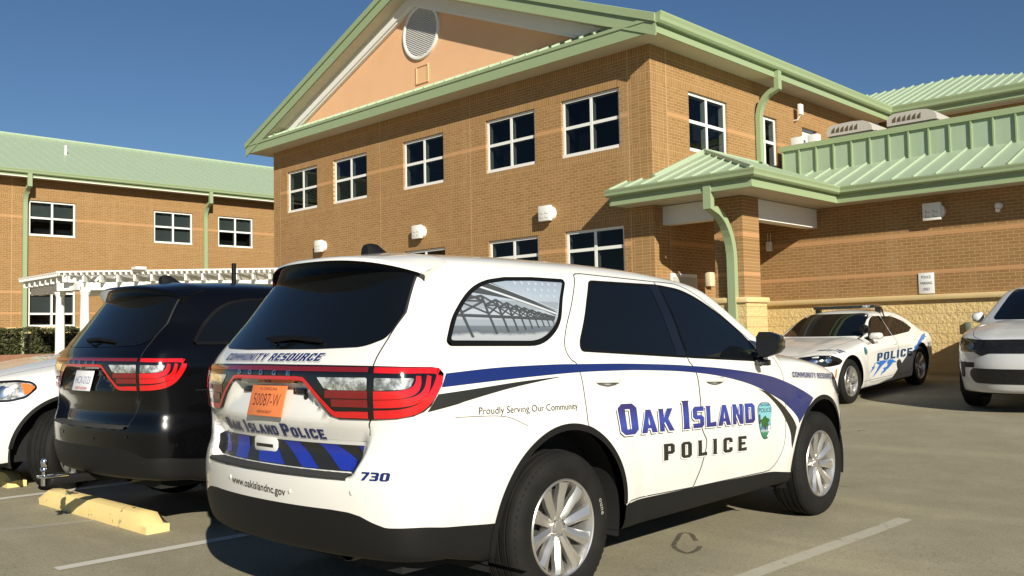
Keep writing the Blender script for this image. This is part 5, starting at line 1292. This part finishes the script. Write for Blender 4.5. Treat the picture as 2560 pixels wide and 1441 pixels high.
for i, (x0, y0, x1, y1, w, m) in enumerate([(-5.875, 1.98, -5.74, 8.6, .105, fresh), (-2.68, 4.3, -2.63, 6.75, .11, faded), (-8.90, 2.3, -8.74, 8.6, .11, fresh), (-7.46, 1.9, -7.20, 2.75, .10, ghost), (-11.9, 2.2, -11.7, 8.6, .11, fresh), (-2.7, 1.0, -2.68, 4.3, .11, faded)]):
    dx, dy = x1-x0, y1-y0; L = math.hypot(dx, dy); nx, ny = -dy/L*w/2, dx/L*w/2
    o = ground_sheet('parking_line', [(x0+nx, y0+ny), (x0-nx, y0-ny), (x1-nx, y1-ny), (x1+nx, y1+ny)], m, .004, .3); o['kind'] = 'structure'
tar = worn_paint('tar_stain', (.085, .075, .058), .66, .55)
a = np.linspace(.3, 2*math.pi-.2, 26); lu, lv = .30*np.sin(a), .075*np.cos(a)*(1+.2*np.sin(3*a)); ring = np.stack([-3.40+.565*lu+.825*lv, 5.06-.825*lu+.565*lv], 1)
nr = len(ring); d = np.gradient(ring, axis=0); d /= np.linalg.norm(d, axis=1, keepdims=True); nn = np.stack([-d[:, 1], d[:, 0]], 1)*.016
V = [(*p, float(gz(*p))+.003) for p in ring+nn]+[(*p, float(gz(*p))+.003) for p in ring-nn]
o = link('tar_stain', mesh('tar_stain', V, [(i, i+1, nr+i+1, nr+i) for i in range(nr-1)], tar)); o['kind'] = 'structure'
# ------------------------------------------------------------------ yellow wheel stops
def stop_mat():
    t = NT('yellow_concrete'); o = t.obj(); n = t.noise(o, 16.0, 6.0, .65); n2 = t.noise(o, 3.0, 4.0)
    c = t.mix(t.math('MULTIPLY', n2, .5), (.80, .62, .26), (.74, .55, .22)); c = t.mix(t.math('MULTIPLY', t.math('GREATER_THAN', t.math('MULTIPLY_ADD', n2, .5, n), .93), .8), c, (.20, .18, .14))
    t.set(Base_Color=c, Roughness=.85); t.bump(n, .006, .6); return t.m
stop_m = stop_mat()
def wheel_stop(x0, x1, y, label, chip=False):
    t = thing('wheel_stop', label, 'wheel stop', ((x0+x1)/2, y, float(gz((x0+x1)/2, y))), R_(2.5), 'yellow concrete wheel stops')
    L = (x1-x0)/2; mb = MB(); sec = [(-.085, 0), (-.085, .055), (-.055, .125), (-.02, .135), (.03, .135), (.06, .125), (.085, .055), (.085, 0)]
    st = [(-L, .62), (-L+.03, .72), (-L+.10, .98), (-L+.14, 1.0), (L-.14, 1.0), (L-.10, .98), (L-.03, .72), (L, .62)]; st = [(-L+(i/14)*(2*L), None) for i in range(15)]
    V = []; k = len(sec); rs = np.random.default_rng(3)
    xsn = [-L, -L+.012, -L+.13]+list(np.linspace(-L+.3, L-.3, 7))+[L-.13, L-.012, L]
    for i, x in enumerate(xsn):
        e = min(1.0, min(x+L, L-x)/.13); h = .46+.54*e
        for yy, z in sec: V.append((x, yy*(1 if z < .06 else .75+.25*e)+rs.normal(0, .0012), z*(h if z > .06 else 1)+(rs.normal(0, .0012) if z > 0 else 0)))
    n = len(xsn); F = [(i*k+j, (i+1)*k+j, (i+1)*k+j+1, i*k+j+1) for i in range(n-1) for j in range(k-1)]+[tuple(range(k)), tuple((n-1)*k+j for j in range(k-1, -1, -1))]
    mb.add(V, F); mb.build('concrete_block', stop_m, t, auto=30)
    mb = MB()
    for x in (-L*.62, L*.62): mb = MB(); mb.lathe([(0, .1385), (.012, .1385), (.014, .13)], axis='z', c=(x, 0, 0), n=12); mb.build('fixing_pin', dark, t)
    if chip:
        mb = MB(); pts = [(-.60, -.060), (-.55, -.072), (-.52, -.05), (-.47, -.058), (-.44, -.03), (-.40, .01), (-.46, .02), (-.50, .005), (-.53, .025), (-.58, .0), (-.56, -.03)]
        sz = lambda y: float(np.interp(y, [-.085, -.055, -.02, .03], [.055, .125, .135, .135]))+.0015
        mb.add([(x, y, sz(y)) for x, y in pts]+[(-.52, -.02, .1365)], [(i, (i+1) % len(pts), len(pts)) for i in range(len(pts))]); mb.build('tar_patch', plain('dark_stain', (.07, .06, .045), .9), t)
    return t
wheel_stop(-8.36, -6.40, 2.80, 'yellow concrete wheel stop lying behind the black SUV, dark chip near its left end', True)
wheel_stop(-11.45, -9.50, 2.80, 'yellow concrete wheel stop at the left edge under the white car nose')
# ------------------------------------------------------------------ pergola
perg = thing('pergola', 'white slatted pergola on round columns in front of the left brick wing', 'pergola', (0, 0, 0))
pw = plain('pergola_white', (.76, .75, .70), .55, var=.04)
PA, PK_, PB = np.array([-29.3, 8.9]), np.array([-26.0, 8.9]), np.array([-20.2, 15.3])
def pseg(a, b, tag_):
    d = (b-a)/np.linalg.norm(b-a); n = np.array([-d[1], d[0]]); L = np.linalg.norm(b-a)
    if n[1] < 0: n = -n
    def bx(mb, s0, s1, t0, t1, z0, z1):
        P = [a+d*s+n*t for t in (t0, t1) for s in (s0, s1)]
        mb.add([(p[0], p[1], z) for z in (z0, z1) for p in P], [(0, 2, 3, 1), (4, 5, 7, 6), (0, 1, 5, 4), (2, 6, 7, 3), (0, 4, 6, 2), (1, 3, 7, 5)])
    for t in (.30, .52, 2.0): mb = MB(); bx(mb, -.3, L+.25, t, t+.06, 2.80, 3.01); mb.build('beam', pw, perg)
    s = .05
    while s < L: mb = MB(); bx(mb, s, s+.055, -.02, 2.35, 3.012, 3.19); mb.build('rafter', pw, perg); s += .46
    mb = MB(); s = -.1
    while s < L: bx(mb, s, s+.045, -.10, 2.4, 3.192, 3.27); s += .15
    mb.build('slats', pw, perg)
    for t in (-.10, 1.0, 2.2): mb = MB(); bx(mb, -.15, L, t, t+.12, 3.271, 3.31); mb.build('batten', pw, perg)
pseg(PA, PK_, 0); pseg(PK_, PB, 1)
def pcol(x, y):
    z0 = float(gz(x, y)); mb = MB(); mb.lathe([(.15, z0), (.15, z0+.12), (.125, z0+.16), (.125, 1.8), (.108, 2.62), (.108, 2.66), (.13, 2.69), (.13, 2.72), (.15, 2.74), (.15, 2.80), (0, 2.80)], axis='z', c=(x, y, 0), n=28); mb.build('column', pw, perg, auto=40)
for x, y in ((-27.25, 9.25), (-25.85, 9.42), (-23.7, 11.85), (-21.4, 14.3)): pcol(x, y)
mb = MB(); mb.bevbox(-24.65, -24.35, 10.2, 10.5, 3.311, 3.39, .01); mb.build('cap_block', pw, perg)
# ------------------------------------------------------------------ hedge and planting bed
def leaf_mat():
    t = NT('hedge_leaf'); o = t.obj(); n = t.noise(o, 6.0, 4.0); n2 = t.noise(o, 40.0, 2.0)
    c = t.ramp(t.math('MULTIPLY_ADD', n2, .5, t.math('MULTIPLY', n, .6)), [(.30, (.018, .022, .007)), (.55, (.055, .06, .018)), (.8, (.12, .115, .035))])
    t.set(Base_Color=c, Roughness=.6, Subsurface_Weight=0.0); return t.m
leaf_m = leaf_mat()
def hedge(y0, y1, x0, x1, z0, z1, label, n=6500):
    t = thing('hedge', label, 'hedge', (0, 0, 0), 0, 'clipped hedges along the left wing')
    r = np.random.default_rng(int(y0*10)+5); V = []; F = []
    for i in range(n):
        face = r.random(); y = r.uniform(y0, y1); bump = .05*math.sin(y*5.1)+.04*math.sin(y*11.7)
        if face < .55: x = x1-abs(r.normal(0, .09))+bump; z = r.uniform(z0, z1)
        else: x = r.uniform(x0, x1); z = z1-abs(r.normal(0, .06))+bump*.8
        s = r.uniform(.035, .07); d = unit(r.normal(size=(2, 3))); u, w = d[0]*s, d[1]*s*.6; p = np.array([x, y, z]); k = len(V)
        V += [tuple(p-u), tuple(p+w), tuple(p+u), tuple(p-w)]; F.append((k, k+1, k+2, k+3))
    me = mesh('foliage', V, F, leaf_m); link('foliage', me, t)
    mb = MB(); mb.box(x0+.15, x1-.22, y0+.1, y1-.1, z0, z1-.16); mb.build('dark_core', plain('hedge_core', (.012, .014, .006), .95), t)
    return t
hedge(6.0, 9.95, -33.6, -32.4, .75, 1.84, 'dark clipped hedge behind the white pergola, left of its front columns')
hedge(10.1, 15.5, -33.6, -32.4, .75, 1.84, 'dark clipped hedge below the tall white window, right of the pergola column', 7000)
bed = ground_sheet('planting_bed', [(-34.5, 4), (-31.4, 4), (-31.4, 18), (-34.5, 18)], plain('brown_mulch', (.16, .085, .04), .95, var=.5, vscale=9, bump=.03, bscale=40), .15); bed['kind'] = 'structure'
mb = MB(); mb.bevbox(-31.4, -31.1, 3.9, 18, .4, 1.0, .02); mb.build('bed_edging', plain('brick_edging', (.24, .12, .07), .9, var=.3, vscale=6), None); bpy.data.objects['bed_edging']['label'] = 'low red brick edging along the planting bed at left'; bpy.data.objects['bed_edging']['category'] = 'edging'
# ------------------------------------------------------------------ roof units and sign
def ac_unit(x, y, label):
    t = thing('air_conditioner', label, 'air conditioner', (x, y, 5.02), 0, 'roof air conditioning units')
    m = plain('ac_grey', (.48, .45, .40), .55, var=.06); mb = MB(); mb.bevbox(-.52, .52, -.5, .5, 0, 1.12, .05); mb.build('casing', m, t, auto=40)
    mb = MB(); mb.prism([(-.56, 1.10), (.58, 1.10), (.575, 1.20), (.50, 1.30), (.36, 1.36), (.1, 1.385), (-.40, 1.375), (-.50, 1.34), (-.56, 1.24)], 1, -.54, .54); mb.build('lid', m, t)
    for i in range(6): mb = MB(); mb.prism([(-.44+i*.115, 1.17), (-.355+i*.115, 1.17), (-.345+i*.115, 1.31), (-.42+i*.115, 1.25)], 1, -.546, -.541); mb.build('grille_slot', plain('ac_slot', (.10, .075, .045), .8), t)
    return t
ac_unit(-9.35, 22.0, 'grey roof air conditioner behind the green parapet, nearer the side wall'); ac_unit(-7.85, 22.0, 'grey roof air conditioner behind the green parapet, farther from the side wall')
def roof_box(x, y, w, label):
    t = thing('meter_box', label, 'box', (x, y, 5.02), 0, 'small boxes at the parapet end'); mb = MB(); mb.bevbox(-w/2, w/2, -.1, .1, .2, 1.10, .012); mb.box(-.02, .02, -.03, .03, 0, .2); mb.build('casing', trim_m, t, auto=40); mb = MB(); mb.box(w/2-.03, w/2-.01, -.112, -.101, .4, .6); mb.build('latch', plain('latch_red', (.4, .08, .05), .5), t)
roof_box(-10.42, 20.95, .30, 'white electrical box over the left end of the green parapet'); roof_box(-10.0, 20.95, .26, 'smaller white electrical box beside the first at the parapet end')
sg = thing('parking_sign', 'white police parking only sign on the brick wall above the stone cap', 'sign', (-6.845, YR, 2.02))
mb = MB(); mb.bevbox(-.155, .155, -.02, -.004, 0, .43, .003); mb.build('sign_panel', plain('sign_white', (.74, .74, .74), .4), sg, auto=40)
ink = plain('sign_green_ink', (.03, .05, .045), .5)
for i, wd in enumerate(('POLICE', 'PARKING', 'ONLY')): font_flat('sign_word', wd, lambda u, v, i=i: (u, -.0215, .315-i*.125+v), [.19, .235, .14][i], .056, ink, sg, bold=.01)
mb = MB(); mb.bevbox(-.06, .06, -.07, 0, -.09, .09, .015); ub = mb.build('mirror_stand_in', plain('green_grey_box', (.16, .19, .13), .6), None, auto=40, loc=(-6.06, YR, 1.33)); tag(ub, 'small green grey box standing in for the door mirror of another car, beside the right SUV', 'box')  # plain box added in place of another car's door mirror
# ------------------------------------------------------------------ the police saloon (origin under the rear axle)
CWB = 3.052
_cz = spl([(.10, .78), (.17, .86), (.25, .90), (.40, .925), (.55, .938), (.70, .940), (.82, .930), (.90, .912), (.97, .875), (1.05, .825), (1.2, .735), (1.32, .665), (1.42, .60), (1.55, .45)])
_cx = spl([(-1.2, .20), (-.95, .10), (-.6, .025), (-.1, 0.), (3.0, 0.), (3.3, .02), (3.6, .08), (3.85, .18), (4.1, .36)])
_cr0 = spl([(.10, -.72), (.22, -.90), (.40, -1.02), (.6, -1.055), (.8, -1.06), (.95, -1.045), (1.05, -1.0), (1.2, -.8)])
_cf0 = spl([(.10, 3.70), (.2, 3.86), (.32, 3.95), (.5, 3.99), (.65, 4.0), (.75, 3.985), (.84, 3.93), (.95, 3.7)])
_chd = spl([(-1.3, .99), (-1.0, 1.015), (-.6, 1.04), (.0, 1.06), (1.9, 1.06), (2.3, 1.03), (2.7, .995), (3.1, .95), (3.5, .885), (3.8, .81), (4.1, .68)])
_crf = spl([(-.8, 1.22), (-.3, 1.36), (.2, 1.445), (.7, 1.478), (1.1, 1.475), (1.4, 1.455), (1.8, 1.41)])
_cws = spl([(.9, 2.55), (1.0, 2.34), (1.1, 2.14), (1.25, 1.84), (1.38, 1.56), (1.5, 1.22)])
_crw = spl([(.9, -.95), (1.03, -.62), (1.15, -.40), (1.28, -.13), (1.40, .25), (1.5, .6)])
def saloon_F(x, y, z):
    a = np.abs(y); flare = 0
    for cx in (0.0, CWB):
        r = np.sqrt((x-cx)**2+(z-.364)**2); flare = flare+.012*sstep(.66, .48, r)
    W = _cz(z)-_cx(x)+flare-.018*np.exp(-((x-1.5)/.8)**2)*sstep(.3, .5, z)*sstep(.85, .7, z)+.012*np.exp(-((z-.80)/.05)**2)*sstep(3.2, 1.4, x)
    side = a-W; rear = _cr0(z)+.14*(a/.85)**2.4-x; front = x-(_cf0(z)-.34*(a/.85)**2.6)
    hood = z-(_chd(x)-.07*(a/.85)**3+.014*sstep(.25, .5, a)*sstep(2.0, 2.4, x)); bot = .16-z
    A = smax(smax(smax(smax(side, rear, .09), front, .06), hood, .035), bot, .03)
    roof = z-(_crf(x)-.06*(a/.6)**2.3); ws = (x-(_cws(z)-.12*(a/.7)**2))*.55; rw = (_crw(z)+.16*(a/.65)**2-x)*.5
    B = smax(smax(smax(side+.004, roof, .05), ws, .03), rw, .04)
    return smin(A, smax(B, .94-z, .01), .006)
SRF = {-1: Lifter(saloon_F, 'side', -1), 1: Lifter(saloon_F, 'side', 1)}
STOP = Lifter(saloon_F, 'top'); SFR = Lifter(saloon_F, 'front'); SFR.x0 = 4.4; SRR = Lifter(saloon_F, 'rear'); SWS = Lifter(saloon_F, 'front'); SWS.x0 = 2.44
SFW = {-1: Wrap(saloon_F, -1, 1, 3.30, .50, .45, 0), 1: Wrap(saloon_F, 1, 1, 3.30, .50, .45, 0)}
class SideU(Lifter):
    """left side of the car: u runs from the nose backwards so that lettering reads the right way round"""
    def __init__(s): pass
    def __call__(s, uv, off=0.0):
        uv = np.asarray(uv, float).reshape(-1, 2); return SRF[1](np.stack([-uv[:, 0], uv[:, 1]], 1), off)
SAL_WHEEL = make_wheel(.3635, .242, .235, 5, 'five')
def build_saloon(root):
    def ag(P):
        x, z = P[:, 0], P[:, 2]; r = np.minimum(np.sqrt(x**2+(z-.364)**2)-.425, np.sqrt((x-CWB)**2+(z-.364)**2)-.425); return np.where(np.abs(P[:, 1]) > .45, r, 1.0)
    net = surface_net(saloon_F, (-1.3, -1.06, .08), (4.2, 1.06, 1.6), .024); V, F = clip(net[0], [tuple(q) for q in net[1]], ag)
    cg = lambda P: P[:, 2]-.205
    bV, bF = clip(V, F, cg); cV, cF = clip(V, F, lambda P: -cg(P))
    body = link('body', mesh('body', bV, bF, white_p, normals=unit(grad(saloon_F, bV))), root); link('underside', mesh('underside', cV, cF, plastic, normals=unit(grad(saloon_F, cV))), root)
    for s in (-1, 1):
        LF = SRF[s]
        for cx in (0.0, CWB):
            mb = MB(); mb.lathe([(.428, -.02), (.428, .30), (0, .32)], n=36, a0=-.3, a1=math.pi+.3); mb.xf(lambda v: (cx+v[0], s*(.88-v[1]), .364+v[2])); mb.build('wheel_housing', dark, root)
            a = np.linspace(-.25, math.pi+.25, 50); e = strip_data(LF, np.stack([cx+.42*np.cos(a), .364+.42*np.sin(a)], 1), .014, .003); link('arch_trim', mesh('arch_trim', e[0], e[1], rubber, normals=e[2]), root)
            put_wheel(SAL_WHEEL, root, cx, s*.805, .3635, s > 0, spin=.35 if cx > 1 else .9)
        fdo = fillet([(1.08, 1.30, .02), (1.10, .98, 0), (1.06, .6, 0), (1.06, .27, .03), (2.32, .27, .08), (2.43, .5, .1), (2.38, .96, .05), (2.16, 1.02, .05), (1.66, 1.30, .12), (1.40, 1.37, .1)], .03); rdo = fillet([(1.06, 1.30, .02), (1.08, .98, 0), (1.04, .6, 0), (1.04, .27, .03), (.52, .28, .04), (.46, .42, .1), (.20, .72, .1), (.08, .98, .06), (.12, 1.16, .06), (.45, 1.34, .1)], .03)
        fd = patch('front_door', LF, [fdo], white_p, root, off=.001); rd = patch('rear_door', LF, [rdo], white_p, root, off=.001)
        for par, ol in ((fd, fdo), (rd, rdo)): strip('door_gap', LF, dense(ol, .04), .006, gapm, par, off=.0016, closed=True)
        patch('window', LF, [fillet([(1.09, 1.345, .02), (1.13, .985, .02), (2.13, 1.0, .02), (1.93, 1.12, .05), (1.64, 1.28, .1), (1.42, 1.352, .1)], .03)], tint, fd, off=.004)
        patch('window', LF, [fillet([(1.07, 1.335, .02), (1.11, .985, .02), (.30, 1.01, .03), (.06, 1.07, .02), (.22, 1.20, .1), (.60, 1.315, .1)], .03)], tint, rd, off=.004)
        for hx, hz, par in ((1.25, .845, fd), (.30, .87, rd)):
            P, N = LF(np.array([(hx, hz)]), 0); mb = MB(); mb.bevbox(-.10, .10, -.014, .022, -.015, .015, .011); mb.xf(lambda v: (hx+v[0], P[0][1]+s*v[1], hz+v[2])); mb.build('handle', white_p, par, auto=40)
        # white door mirror on a dark stalk
        P, N = LF(np.array([(2.18, .99)]), 0); y0 = abs(P[0][1]); mb = MB(); mb.bevbox(2.07, 2.24, y0+.06, y0+.27, .985, 1.10, .05); mo = mb.build('door_mirror', white_p, root, auto=50); mb = MB(); mb.tube([(2.16, s*(y0-.03), .985), (2.16, s*(y0+.10), 1.0)], .022, 8); mb.build('mirror_stalk', gloss_b, mo)
        if s < 0: mo.scale = (1, -1, 1); 
        hl = fillet([(.40, .80), (.66, .825), (.92, .815), (1.08, .765), (1.155, .715), (1.06, .665), (.85, .645), (.50, .655), (.40, .69)], .04)
        h = patch('headlight', SFW[s], [hl], gloss_b, root, off=.004, step=.03, rim=.006)
        for u, z in ((.62, .735), (.84, .74)):
            a = np.linspace(0, 2*math.pi, 18, endpoint=False); patch('lamp_unit', SFW[s], [np.stack([u+.055*np.cos(a), z+.038*np.sin(a)], 1)], chrome, h, off=.008)
        patch('side_marker', LF, [fillet([(3.50, .60), (3.53, .60), (3.56, .46), (3.525, .46)], .008)], amber, root, off=.004)
        patch('tail_light', Wrap(saloon_F, s, -1, -.65, .5, .38, 0), [fillet([(.1, .97), (.95, .97), (1.0, .90), (.9, .83), (.1, .83)], .03)], red_l, root, off=.004)
    patch('windscreen', SWS, [fillet([(-.72, 1.045), (.72, 1.045), (.60, 1.37), (.5, 1.41), (-.5, 1.41), (-.60, 1.37)], .05)], tint, root, off=.004)
    patch('rear_window', SRR, [fillet([(-.62, 1.06), (.62, 1.06), (.52, 1.36), (-.52, 1.36)], .06)], tint, root, off=.004)
    patch('grille', SFR, [fillet([(-.48, .78), (.48, .78), (.52, .66), (.40, .62), (-.40, .62), (-.52, .66)], .03)], gloss_b, root, off=.006, rim=.006); patch('lower_intake', SFR, [fillet([(-.6, .50), (.6, .50), (.52, .30), (-.52, .30)], .05)], gloss_b, root, off=.005)
    strip('bonnet_gap', STOP, np.concatenate([curve2([(2.15, -.72), (2.8, -.70), (3.4, -.62), (3.78, -.40)], 8), curve2([(3.78, .40), (3.4, .62), (2.8, .70), (2.15, .72)], 8)]), .007, gapm, body, off=.0015)
    strip('sill_line', SRF[1], dense([(.5, .30), (2.6, .315)], .1, False), .006, gapm, body, off=.0015)
    for s in (-1, 1): strip('bonnet_crease_tint', STOP, curve2([(2.2, s*.42), (2.9, s*.34), (3.7, s*.26)], 8), .012, plain('crease_shade', (.70, .69, .66), .35, coat=1.0), body, off=.002)  # crease shading painted as slightly darker flat strips
    # roof light bar and spot lamp
    mb = MB(); mb.bevbox(.86, 1.16, -.58, .58, 1.488, 1.545, .02); mb.box(.92, .98, -.62, -.52, 1.40, 1.51); mb.box(.92, .98, .52, .62, 1.40, 1.51); lb = mb.build('light_bar', plain('light_bar_smoke', (.02, .022, .02), .12, coat=1.0), root, auto=40)
    mb = MB(); mb.bevbox(1.10, 1.165, .36, .50, 1.50, 1.552, .012); mb.build('clear_lamp', clear_l, lb, auto=40)
    mb = MB(); mb.tube([(.95, .60, 1.50), (.98, .655, 1.44), (1.02, .68, 1.37), (1.05, .72, 1.30)], .012, 8); mb.build('bar_cable', rubber, lb)
    mb = MB(); mb.lathe([(0, -.075), (.05, -.065), (.078, -.02), (.082, .02), (.075, .04), (0, .045)], axis='x', n=24); mb.xf(lambda v: (2.16+v[0], .80+v[1], 1.16+v[2])); mb.tube([(2.12, .80, 1.13), (2.06, .76, 1.07)], .014, 8); mb.build('spot_lamp', gloss_b, root, auto=40)
    # livery on the left side
    SU = SideU(); navy = plain('navy_decal', (.02, .045, .11), .4, coat=.4); sea = plain('sea_blue_decal', (.035, .15, .46), .4, coat=.4, var=.2)
    g, w = block_loops('POLICE', gap=.17)
    ux = np.array([1.56, -.012])/w; uz = np.array([.045, .138])
    letters('lettering_outline', SU, g, (-2.03, .597), ux, uz, plain('pale_blue_decal', (.40, .50, .62), .4), root, off=.0035, shift=(.014, -.010)); letters('lettering', SU, g, (-2.03, .600), ux, uz, navy, root, off=.0048)
    def blot(pts, nm='blue_splash'): patch(nm, SU, [curve2([(-x, z) for x, z in pts], 5, True)], sea, root, off=.0026)
    blot([(2.06, .585), (1.95, .60), (1.75, .598), (1.50, .60), (1.62, .555), (1.78, .515), (1.90, .47), (1.99, .43), (2.06, .405), (2.18, .362), (2.23, .350), (2.16, .39), (2.10, .425), (2.04, .455), (1.99, .50), (1.93, .53), (2.0, .55)])
    blot([(2.08, .572), (2.13, .55), (2.14, .50), (2.20, .475), (2.30, .44), (2.37, .418), (2.29, .462), (2.24, .49), (2.25, .52), (2.19, .53), (2.15, .56), (2.12, .585)])
    blot([(1.50, .585), (1.38, .60), (1.15, .60), (1.30, .575), (1.22, .545), (1.16, .515), (1.30, .525), (1.36, .50), (1.45, .465), (1.52, .44), (1.60, .425), (1.68, .395), (1.80, .375), (1.88, .345), (1.82, .40), (1.72, .43), (1.75, .465), (1.62, .475), (1.55, .51), (1.58, .545)])
    blot([(.42, .665), (.36, .68), (.34, .74), (.25, .76), (.18, .80), (.10, .835), (.0, .865), (-.10, .90), (-.22, .925), (-.35, .935), (-.44, .93), (-.36, .90), (-.42, .875), (-.28, .87), (-.20, .84), (-.05, .82), (.03, .775), (.12, .755), (.20, .70), (.30, .66), (.37, .635)])
    font_on('unit_number', SU, '724', (-3.44, .838), (-3.20, .838), .055, navy, root, bold=.02); font_on('town_name', SU, 'OAK ISLAND', (-2.34, .902), (-1.86, .898), .042, navy, root, bold=.0)
    font_on('call_number', SU, 'DIAL 911', (.36, .70), (.60, .69), .07, navy, root, bold=.01)
    a = np.linspace(0, 2*math.pi, 26, endpoint=False); b = patch('shield_badge', SU, [np.stack([-2.475+.058*np.cos(a), .812+.066*np.sin(a)*(1+.12*np.cos(a)**2)], 1)], plain('shield_blue', (.03, .16, .26), .4, var=.5, vscale=30), root, off=.003)
    patch('shield_centre', SU, [np.stack([-2.475+.034*np.cos(a), .805+.034*np.sin(a)], 1)], plain('badge_green', (.03, .10, .02), .5), b, off=.004)
    mb = MB(); mb.box(-.8, 3.6, -.72, .72, .22, .8); mb.build('inner_light_block', dark, root)  # added dark box that stops light passing through the hollow body
    return root
# ------------------------------------------------------------------ cars in their places
suv = thing('parked_suv', 'white police SUV with blue stripe seen from behind, orange number plate', 'SUV'); suv.matrix_world = SUV_M
build_suv(suv, white_p, decals=True)
bsuv = thing('parked_suv', 'plain black SUV with white number plate, left of the police SUV', 'SUV'); bsuv.matrix_world = car_matrix((-7.085, 3.694, .02), R_(92.73), R_(-.3), 0)
build_suv(bsuv, black_p, rear_plate='white')
mb = MB(); mb.bevbox(-.035, .035, -.03, .03, -.03, .03, .005); mb.xf(lambda v: (-1.20+v[0]*5, .02+v[1], .35+v[2]))
ht = mb.build('tow_hitch', plastic, bsuv, auto=40)
mb = MB(); mb.bevbox(-1.45, -1.25, -.025, .065, .375, .395, .006); mb.lathe([(.016, .37), (.016, .40), (.028, .41), (.028, .425), (.020, .435), (.025, .455), (.026, .475), (.018, .492), (0, .498)], axis='z', c=(-1.41, .02, .02), n=20); mb.lathe([(0, .30), (.022, .30), (.022, .352)], axis='z', c=(-1.41, .02, .02), n=14); mb.build('tow_ball', chrome, ht, auto=40)
mb = MB(); P, N = TOP(np.array([(.05, -.1)])); mb.tube([tuple(P[0]), (.05, -.1, P[0][2]+.17)], .019, 10); mb.build('stub_aerial', rubber, bsuv, auto=40)
rsuv = thing('parked_suv', 'pale grey SUV with dark grille facing the camera at the right edge', 'SUV'); rsuv.matrix_world = car_matrix((-3.72, 17.62, float(gz(-3.72, 17.62))), R_(-90), R_(-2.45), 0)
build_suv(rsuv, silver_p, rear_plate='white')
wsuv = thing('parked_suv', 'white SUV with clear headlight and amber corner, nose out at left edge', 'SUV'); wsuv.matrix_world = car_matrix((-10.05, 6.10, .0), R_(-86.5), R_(-.2), 0)
build_suv(wsuv, white_p, rear_plate='white', head='clear', steer=R_(35))
sal = thing('police_saloon', 'white police saloon with blue splash livery and roof light bar by stone wall', 'saloon car')
h_, p_ = R_(-89.5825), R_(-2.55095); fw = np.array([math.cos(h_)*math.cos(p_), math.sin(h_)*math.cos(p_), math.sin(p_)]); ra = np.array([-7.2435, 14.2887, 1.39-1.2627])-fw*CWB
sal.matrix_world = car_matrix(tuple(ra), h_, p_, 0)
build_saloon(sal)
